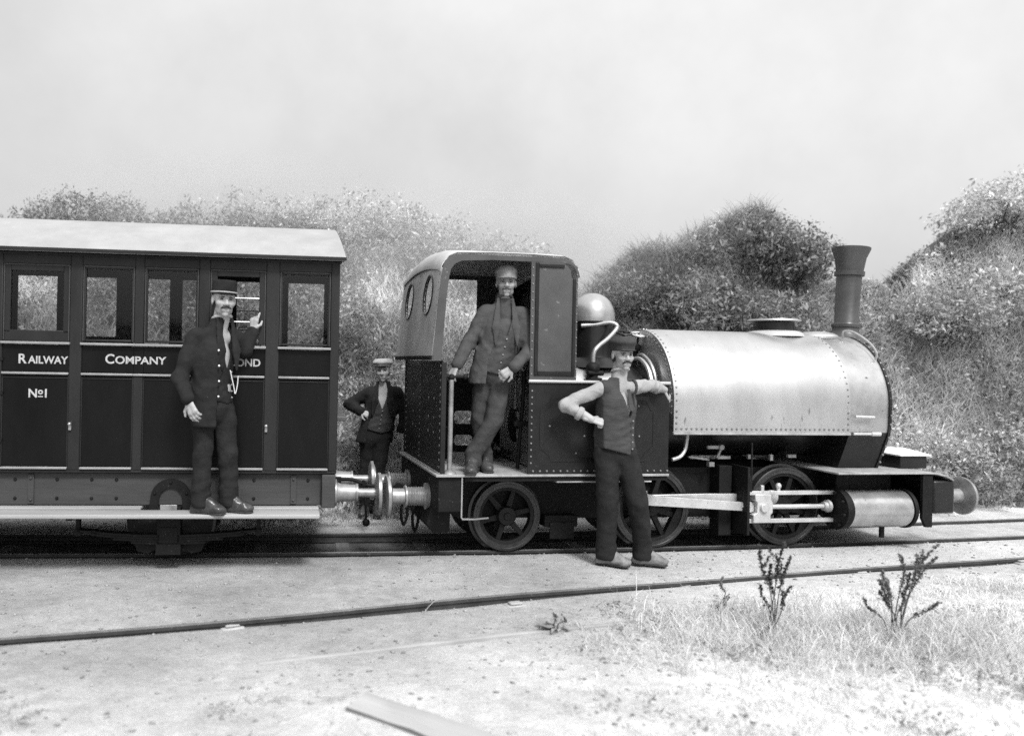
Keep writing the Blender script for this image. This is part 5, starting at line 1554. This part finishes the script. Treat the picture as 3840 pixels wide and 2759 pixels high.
    if o.get('shirt_sleeves'):
        ps = sleeves(.059, .046, .050, o['shirt_sleeves'])
        for q, sd_ in ((0, 'L'), (2, 'R')):
            e_, w_ = g('el' + sd_), g('wr' + sd_); d_ = un_(w_ - e_); a_ = g('sh' + sd_); u_ = un_(e_ - a_)
            end = ps[q + 1][2]
            ff = [(e_, d_ + V3(.2, 0, .3), .09, .008, 38), (a_ + (e_ - a_) * .35, np.cross(u_, (0, 1, 0)) + u_ * .8, .10, .005, 30), (a_ + (e_ - a_) * .7, np.cross(u_, (0, 1, 0)) * .6 - u_, .09, .006, 34), (end, d_ + V3(.15, .1, 0), .06, .006, 46)]
            sl = sdf_obj('shirt_sleeve', o['shirt'], root, ps[q:q + 2], .0065, .02, wr=.007, wf=34, seed=o['seed'] + 3 + q, folds=ff, cut=lambda P, c_=end + d_ * .02, d_=d_, e_=e_: np.where(np.linalg.norm(P - c_, axis=1) < .12, (P - c_) @ d_, -1.0))
            b = MB(); b.ring([(.046, -.030), (.055, -.024), (.056, .0), (.052, .012), (.042, .012)], end, d_, 18); b.build('rolled_cuff', o['shirt'], sl)
    b = MB(); ring = []
    for a in np.linspace(0, 2 * math.pi, 20, endpoint=False): ring.append(nk + rt * math.cos(a) * .064 * s - fw * (-.002 + math.sin(a) * .066 * s) + V3(0, 0, -.004 - .018 * math.sin(-a) * -1))
    b.tube(ring, .011 * s, 7, True); b.build('collar', o.get('collar', 'linen'), root)
    return root, dict(rt=rt, fw=fw, ch=ch, wa=wa, pe=pe, nk=nk, T=T, H=H)

# headgear
def peaked_cap(m_, crown_r=.098, crown_h=.050, puff=.0, band=None, peak=.05, tip=0.0, zb=.062, pm=None):
    def f(root, T, E, C, s, RH, H):
        pr = [C((0, .008, zb), (0, .010, zb + crown_h), min(.088, crown_r + .002), crown_r, (0, 1, 0), .86)]
        if puff: pr.append(E((0, .015 - tip, zb + crown_h + .01), (crown_r + puff, crown_r + puff + .01, .034)))
        def cut(P):
            q = (P - H) @ RH / s
            return np.maximum(-(q[:, 2] - zb + .012), q[:, 2] - (zb + crown_h + (.055 if puff else .030)))
        cap = sdf_obj('cap', m_, root, pr, .006, .02, cut=cut, wr=.003 if puff else .001, wf=60)
        pk = [E((0, -.092, zb - .006), (.070, peak, .0085))]
        def cut2(P):
            q = (P - H) @ RH / s
            return q[:, 1] + .062
        sdf_obj('cap_peak', pm or m_, root, pk, .0045, .004, cut=cut2)
        if band:
            b = MB(); b.tube([T(.0885 * math.cos(a), .008 + .101 * math.sin(a), zb + .003) for a in np.linspace(0, 2 * math.pi, 28, endpoint=False)], .0075 * s, 6, True); b.build('cap_band', band, root)
    return f

# the guard on the footboard
J = dict(head=(.0, -.055, 1.562), yaw=24, pitch=2, roll=2, neck=(-.02, -.02, 1.435), chest=(-.075, -.035, 1.15), waist=(-.085, -.03, .90), twist=42,
         shL=(-.190, -.11, 1.285), shR=(.075, .075, 1.285), elL=(-.280, -.175, .985), wrL=(-.195, -.270, .845), elR=(.125, .125, 1.20), wrR=(.172, .165, 1.335),
         hipL=(-.135, -.05, .76), hipR=(.005, .02, .76), knL=(-.135, -.055, .43), knR=(.035, .02, .43), anL=(-.14, -.04, .085), anR=(.045, .03, .085), toeL=(1, -.25), toeR=(1, -.20))
guard, K = figure('person', 'man in dark uniform coat and banded cap standing on the carriage footboard', (-1.24, 5.93, .462), J, dict(
    seed=10, jr=.162, vest_r=.152, skin='skin', head_scale=1.03, moustache=(1.05, .008), hair='hair', jacket='coat_dark', open=(.9, .034, .10), wmid=.045, open_u=.07, hem=.635, vest='coat_dark', vest_v=1.05, vest_u=.07, vest_hem=.80, shirt='linen', trousers='trousers', boot='boot_shine', leg=(.083, .070, .073),
    hands=[((V3(-.185, -.275, .825), (.42, -.12, -1), (-.30, -.95, -.1), 1), dict(curl=(.35, .35, .4, .45), thumb=.2)), ((V3(.178, .165, 1.355), (.10, -.02, 1), (-.3, -1, 0), 1), dict(curl=(.15, .9, 1.0, 1.0), thumb=.9, sc_=.9))],
    cap=peaked_cap('coat_dark', .086, .060, 0, 'band', .046, zb=.046)))
b = MB(); c0 = K['ch'] + K['rt'] * .10 + K['fw'] * .132
b.tube(bez([c0 + V3(-.03, 0, -.10), c0 + V3(.0, -.006, -.22), c0 + V3(.012, -.012, -.27), c0 + V3(.024, -.005, -.22), c0 + V3(.03, 0, -.14)], 6), .004, 6); b.build('watch_chain', 'chain', guard)
for (u, z) in ((-.035, 1.19), (-.03, 1.08), (-.028, .97), (-.03, .86)):
    p = K['ch'] + K['rt'] * u + K['fw'] * .140; b = MB(); b.sphere((p[0], p[1], z), .0085, 8, 6); b.build('button', 'chain', guard)

# the driver in the cab doorway
J = dict(head=(.195, -.01, 1.553), yaw=-4, pitch=0, neck=(.185, .015, 1.432), chest=(.18, .0, 1.14), waist=(.115, .0, .92), twist=6,
         shL=(.025, .01, 1.292), shR=(.340, .01, 1.292), elL=(-.11, -.03, 1.06), wrL=(-.205, -.15, .875), elR=(.405, -.05, 1.01), wrR=(.245, -.19, .865),
         hipL=(.035, .02, .80), hipR=(.175, .0, .80), knL=(.0, .03, .44), knR=(.105, -.09, .42), anL=(.045, .04, .085), anR=(-.055, -.10, .085), toeL=(.15, -1), toeR=(-.25, -1))
driver, K = figure('person', 'man in open faded jacket and grey cap leaning in the cab doorway', (.725, 6.64, .711), J, dict(
    seed=20, skin='skin_tan', moustache=(.9, .005), hair='grey_hair', jacket='jacket_mid', open=(.6, .055, .16), wmid=.075, hem=.72, vest='vest_mid', vest_v=1.10, vest_hem=.78, shirt='jacket_mid', collar='jacket_mid', trousers='trousers_mid', boot='boot_dark', leg=(.088, .072, .069),
    hands=[((V3(-.215, -.155, .865), (-.42, -.15, -.9), (-.5, -.6, .5), 1), dict(curl=(.35, .4, .4, .4), thumb=.5)), ((V3(.225, -.195, .85), (-.75, -.15, -.6), (-.2, -1, .1), -1), dict(curl=(.6, .65, .7, .7), thumb=.6))],
    cap=peaked_cap('cap_mid', .083, .044, .003, None, .050, zb=.038)))

# the fireman on the ground by the tank
J = dict(head=(.0, -.01, 1.678), yaw=8, pitch=2, neck=(-.01, .02, 1.555), chest=(-.035, .01, 1.26), waist=(-.055, .01, 1.05), twist=18,
         shL=(-.165, -.03, 1.405), shR=(.105, .055, 1.415), elL=(-.465, -.05, 1.265), wrL=(-.27, -.10, 1.165), elR=(.285, .15, 1.43), wrR=(.43, .29, 1.40),
         hipL=(-.110, .0, .885), hipR=(.035, .01, .885), knL=(-.105, -.03, .50), knR=(.130, -.05, .51), anL=(-.095, .01, .085), anR=(.205, .03, .085), toeL=(.85, -.50), toeR=(1, -.30))
fire, K = figure('person', 'man in waistcoat and rolled pale shirt sleeves leaning one arm on the tank', (1.83, 6.43, .012), J, dict(
    seed=30, skin='skin', moustache=(.75, .012), hair='hair', vest='vest', vest_v=1.17, vest_u=.055, vest_hem=.885, vest_w=.155, vest_r=.172, vest_wr=.004, shirt='shirt', shirt_sleeves=dict(L=.62, R=.42), trousers='trousers', boot='boot', leg=(.104, .084, .081), wr_=.142,
    hands=[((V3(-.262, -.105, 1.162), (.85, -.05, -.2), (-.1, -.7, .8), -1), dict(curl=(1.2, 1.25, 1.3, 1.3), thumb=.8)), ((V3(.44, .295, 1.395), (.55, .25, -.75), (.45, -.55, .55), -1), dict(curl=(.4, .45, .5, .5), thumb=.4))],
    cap=peaked_cap('cap_dark', .092, .046, .008, None, .046, zb=.042)))
# bare forearms join the rolled sleeves to the hands
sdf_obj('forearm', 'skin', fire, [cone(V3(-.36, -.075, 1.218), V3(-.262, -.105, 1.162), .040, .030)], .006, .01)
sdf_obj('forearm', 'skin', fire, [cone(V3(.345, .21, 1.42), V3(.44, .295, 1.395), .040, .030)], .006, .01)
b = MB(); p0 = K['ch'] + K['rt'] * .055 + K['fw'] * .118
b.prism([(-.014, .13), (.014, .13), (.022, -.03), (0, -.06), (-.022, -.03)], -.004, .004, 'y'); e = b.build('necktie', 'vest', fire, bevel=.003); e.location = tuple(p0 + V3(0, 0, .02)); e.rotation_euler = (R(-18), 0, R(18))

# the boy behind the couplings
J = dict(head=(.062, -.02, 1.495), yaw=-6, pitch=0, roll=-3, neck=(.065, .01, 1.388), chest=(.055, .0, 1.14), waist=(.02, .0, .95), twist=4,
         shL=(-.085, .0, 1.262), shR=(.215, .01, 1.262), elL=(-.285, .03, 1.14), wrL=(-.165, -.085, 1.085), elR=(.295, .04, 1.08), wrR=(.262, .0, .90),
         hipL=(-.075, .0, .80), hipR=(.065, .0, .80), knL=(-.09, .0, .44), knR=(.03, -.08, .45), anL=(-.09, .02, .085), anR=(.0, .02, .085), toeL=(-.2, -1), toeR=(.3, -1))
boy, K = figure('person', 'boy in pale flat cap with hand on hip behind the buffers', (-.16, 8.28, float(gz(-.16, 8.28)) + .005), J, dict(
    seed=40, skin='skin', hair='grey_hair', head_scale=.93, jacket='coat_dark', open=(.6, .05, .16), wmid=.085, hem=.76, vest='vest', vest_v=1.10, vest_hem=.86, vest_r=.160, shirt='linen', trousers='trousers', boot='boot_dark', boot_s=.92, leg=(.090, .072, .066),
    hands=[((V3(-.155, -.09, 1.08), (.8, -.1, -.35), (.1, -.9, .4), 1), dict(curl=(.9, .9, 1.0, 1.0), thumb=.5, sc_=.92)), ((V3(.258, .0, .885), (-.1, -.1, -1), (.3, -1, 0), -1), dict(curl=(.3, .35, .4, .4), thumb=.3, sc_=.92))],
    cap=peaked_cap('cap_pale', .100, .022, .016, None, .044, zb=.056, pm='cap_dark')))

# ------------------------------------------------------------------ foreground: timber, weeds, pale grass
def hgt(x, y): return float(gz(x, y))
t_ = empty('timber_baulk', (.47, 3.20, hgt(.47, 3.20) - .068), R(-36), 'old pale timber baulk lying half sunk at the bottom edge of the picture', 'timber')
b = MB(); n_ = 18; vs = []; r_ = random.Random(3)
for i in range(n_):
    x = -.72 + 1.9 * i / (n_ - 1)
    for y, z in ((-.085, -.06), (.085, -.06), (.09, .10), (.05, .125), (-.055, .128), (-.092, .10)):
        vs.append((x + (r_.uniform(-.02, .02) if i in (0, n_ - 1) else 0), y + r_.uniform(-.004, .004), z + r_.uniform(-.004, .004)))
fs = []
for i in range(n_ - 1):
    for k in range(6): fs.append((i * 6 + k, i * 6 + (k + 1) % 6, i * 6 + 6 + (k + 1) % 6, i * 6 + 6 + k))
fs += [tuple(range(6))[::-1], tuple((n_ - 1) * 6 + k for k in range(6))]
b.add(vs, fs); o = b.build('beam', 'timber_shade', t_)
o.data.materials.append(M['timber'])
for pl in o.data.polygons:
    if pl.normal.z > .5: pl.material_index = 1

def dock(x, y, tips, label, seed, tone=.045, nleaf=8):
    """seeding dock: stems carrying small seeds, leaves at the base; tips = (sideways, depth, height) of each stem"""
    rs = np.random.default_rng(seed); z0 = hgt(x, y)
    root = empty('dock_plant', (x, y, z0), 0, label, 'plant', None)
    for (dx, dy, hh) in tips:
        mid = (dx * .30 + rs.normal() * .012, dy * .3, hh * .5)
        path = bez([(rs.normal() * .018, rs.normal() * .018, -.02), mid, (dx * .68 + rs.normal() * .012, dy * .7, hh * .78), (dx, dy, hh)], 6)
        b = MB(); b.tube(path, [.0042 - .003 * k / len(path) for k in range(len(path))], 5); st = b.build('stem', 'stem', root)
        pts = []; path = np.array([tuple(p) for p in path])
        br = [(path, .42, 1.0)]
        for q in range(rs.integers(1, 4) if hh > .3 else 0):
            k = int(len(path) * (.5 + .3 * rs.random())); aa = rs.random() * 6.28; L = hh * (.10 + .12 * rs.random())
            e = path[k] + np.array([math.cos(aa) * L * .6, math.sin(aa) * L * .4, L]); br.append((np.linspace(path[k], e, 6), .1, 1.0))
        for pp, f0, f1 in br:
            m_ = int(120 * np.linalg.norm(pp[-1] - pp[0]) / .25) + 10
            tt = f0 + (f1 - f0) * rs.random(m_); tt = np.where(rs.random(m_) < .6, np.round(tt * 17) / 17 + rs.normal(0, .008, m_), tt); tt = np.clip(tt, f0, 1)
            ii = tt * (len(pp) - 1); i0 = np.clip(ii.astype(int), 0, len(pp) - 2); fr = ii - i0
            c = pp[i0] * (1 - fr)[:, None] + pp[i0 + 1] * fr[:, None]
            pts.append(c + rs.normal(0, .0072, (m_, 3)) * (1.2 - .6 * tt)[:, None])
        P = np.concatenate(pts)
        V, F, T = leaves(P, .0068, np.full(len(P), tone), 0, .7)
        link('seed_head', np_mesh('seed_head', V, F, T), 'leaf', st)
    for i in range(nleaf):
        a = rs.random() * 6.28; L = .07 + .09 * rs.random(); w_ = L * .22; up = .25 + .7 * rs.random()
        b = MB(); vs = []
        for k in range(5):
            t = k / 4; ww = w_ * math.sin(math.pi * (.12 + .86 * t)); r = L * t * math.cos(up * (1 - .5 * t)); zz_ = L * t * math.sin(up) * (1 - .55 * t * t) + .01
            for q in (-1, 1): vs.append((r * math.cos(a) - q * ww * math.sin(a), r * math.sin(a) + q * ww * math.cos(a), zz_ + .012 * math.sin(k * 2 + i)))
        b.add(vs, [(2 * k, 2 * k + 1, 2 * k + 3, 2 * k + 2) for k in range(4)], True)
        b.build('leaf', 'dockleaf', root)
    return root
M['dockleaf'] = mat('dock_leaf', .22, .6, var=.4, vscale=10)
dock(2.30, 4.80, [(-.086, .02, .54), (.04, -.03, .565), (.107, .03, .47), (-.06, .06, .30), (.07, -.06, .32), (.0, .05, .42)], 'tall dark seeding dock standing before the front driving wheel', 1, .065)
dock(2.99, 4.74, [(.26, .03, .56), (.19, -.05, .50), (.05, .04, .48), (-.12, -.03, .36), (-.05, .06, .385), (.226, -.04, .24), (-.17, .03, .23), (.11, .05, .38), (.0, -.05, .30), (-.09, .02, .28)], 'wide spreading seeding dock at the right in the pale grass', 2, .13)
dock(2.19, 5.30, [(.005, .0, .22), (.06, .02, .10)], 'thin faint dock stalk beside the siding rail', 3, .20, 4)
dock(1.02, 4.85, [(-.02, .0, .11), (.05, .02, .08), (-.07, .01, .05)], 'low faint weed growing alone in the middle foreground', 5, .18, 5)
# dry pale grass of the foreground
n_ = 42000
x = RNG.uniform(-2.6, 6.5, n_); y = RNG.uniform(2.9, 6.6, n_)
ys_ = np.interp(x, SX, SY)
den = smooth((x - .4) / 2.2) * smooth((ys_ - .22 - y) / .5) * (.25 + .75 * vnoise(x, y, .5, 41)) + .55 * smooth((.4 - x) / 1.2) * smooth((3.9 - y) / .5) * (vnoise(x, y, .35, 42) > .5)
k = RNG.random(n_) < den * .62; x, y = x[k], y[k]
tn = (.46 + .34 * vnoise(x, y, .45, 43)) * (1 - .45 * smooth((.3 - x) / .8)) + .12 * smooth((x - 1) / 2.5)
V, F, T = blades(x, y, gz(x, y), 7, .035 + .075 * vnoise(x, y, .6, 44) * np.maximum(smooth((x - .2) / 2), .5 * smooth((.2 - x) / .5)), .0028, tn, .02, .8, .8)
tag(link('dry_grass', np_mesh('dry_grass', V, F, T), 'grass'), 'pale dry grass spread over the right foreground', None, None, 'stuff')
n_ = 3800
x = RNG.uniform(.5, 6.0, n_); y = RNG.uniform(3.0, 5.4, n_); ys_ = np.interp(x, SX, SY)
k = (vnoise(x, y, .4, 45) > .55) & (y < ys_ - .3) & (RNG.random(n_) < smooth((x - .6) / 1.5)); x, y = x[k], y[k]
rep = 5; X = np.repeat(x, rep) + RNG.normal(0, .03, len(x) * rep); Y = np.repeat(y, rep) + RNG.normal(0, .03, len(x) * rep)
V, F, T = leaves(np.stack([X, Y, gz(X, Y) + .01 + .04 * RNG.random(len(X))], -1), .012, np.full(len(X), .26), .8, .5)
tag(link('ground_weeds', np_mesh('ground_weeds', V, F, T), 'leaf'), 'small leafy weeds scattered through the dry grass', None, None, 'stuff')
# grass along the foot of the bank and on the right beyond the line
n_ = 3200
x = RNG.uniform(-5, 10, n_); y = foot(x) - RNG.random(n_) ** 2 * .45
V, F, T = blades(x, y, gz(x, y), 6, .06 + .10 * vnoise(x, y, .4, 46), .004, .22 + .2 * vnoise(x, y, .5, 47), .03, .8, .7)
tag(link('verge_grass', np_mesh('verge_grass', V, F, T), 'grass'), 'thin pale grass along the foot of the bank', None, None, 'stuff')
# taller grass round the foot of the docks
n_ = 1500
x = np.concatenate([RNG.normal(c, .42, n_ // 3) for c in (2.3, 2.95, 3.6)]); y = np.concatenate([RNG.normal(c, .30, n_ // 3) for c in (4.78, 4.78, 4.6)])
V, F, T = blades(x, y, gz(x, y), 6, .09 + .12 * RNG.random(len(x)), .0026, .5 + .3 * RNG.random(len(x)), .02, .6, .7)
tag(link('tall_grass', np_mesh('tall_grass', V, F, T), 'grass'), 'taller pale grass round the foot of the seeding docks', None, None, 'stuff')

# ------------------------------------------------------------------ haze volumes added behind the cab and carriage
def haze_volume(loc, rad, dens, label):
    b = MB(); b.sphere((0, 0, 0), (1, 1, 1), 32, 18); o = b.build('haze_volume', None)
    o.location = loc; o.scale = rad
    m = bpy.data.materials.new('haze_volume'); m.use_nodes = True
    n = m.node_tree.nodes; l = m.node_tree.links; n.clear()
    ou = n.new('ShaderNodeOutputMaterial'); pv = n.new('ShaderNodeVolumePrincipled')
    pv.inputs['Color'].default_value = (.96, .96, .96, 1); pv.inputs['Anisotropy'].default_value = 0.2
    tc = n.new('ShaderNodeTexCoord')
    ln = n.new('ShaderNodeVectorMath'); ln.operation = 'LENGTH'; l.new(tc.outputs['Object'], ln.inputs[0])
    fo = n.new('ShaderNodeMapRange'); fo.interpolation_type = 'SMOOTHSTEP'; l.new(ln.outputs['Value'], fo.inputs[0])
    for i, v in enumerate((0.98, 0.1, 0.0, 1.0)): fo.inputs[i + 1].default_value = v
    nz = n.new('ShaderNodeTexNoise'); nz.inputs['Scale'].default_value = 1.6; nz.inputs['Detail'].default_value = 3; l.new(tc.outputs['Object'], nz.inputs['Vector'])
    nr = n.new('ShaderNodeMapRange'); l.new(nz.outputs[0], nr.inputs[0])
    for i, v in enumerate((0.3, 0.7, 0.3, 1.4)): nr.inputs[i + 1].default_value = v
    k = n.new('ShaderNodeMath'); k.operation = 'MULTIPLY'; l.new(fo.outputs[0], k.inputs[0]); l.new(nr.outputs[0], k.inputs[1])
    k2 = n.new('ShaderNodeMath'); k2.operation = 'MULTIPLY'; l.new(k.outputs[0], k2.inputs[0]); k2.inputs[1].default_value = dens
    l.new(k2.outputs[0], pv.inputs['Density']); l.new(pv.outputs[0], ou.inputs['Volume'])
    o.data.materials.append(m)
    tag(o, label, None, None, 'stuff')
    return o
haze_volume((.75, 8.9, 2.75), (2.6, .9, 1.0), .9, 'thin white steam drifting behind the cab and over the bank')  # haze volume added behind the cab
haze_volume((-2.3, 10.3, 3.5), (3.2, .8, .95), .55, 'faint veil of steam fading the bushes above the carriage roof')  # haze volume added to fade the bushes
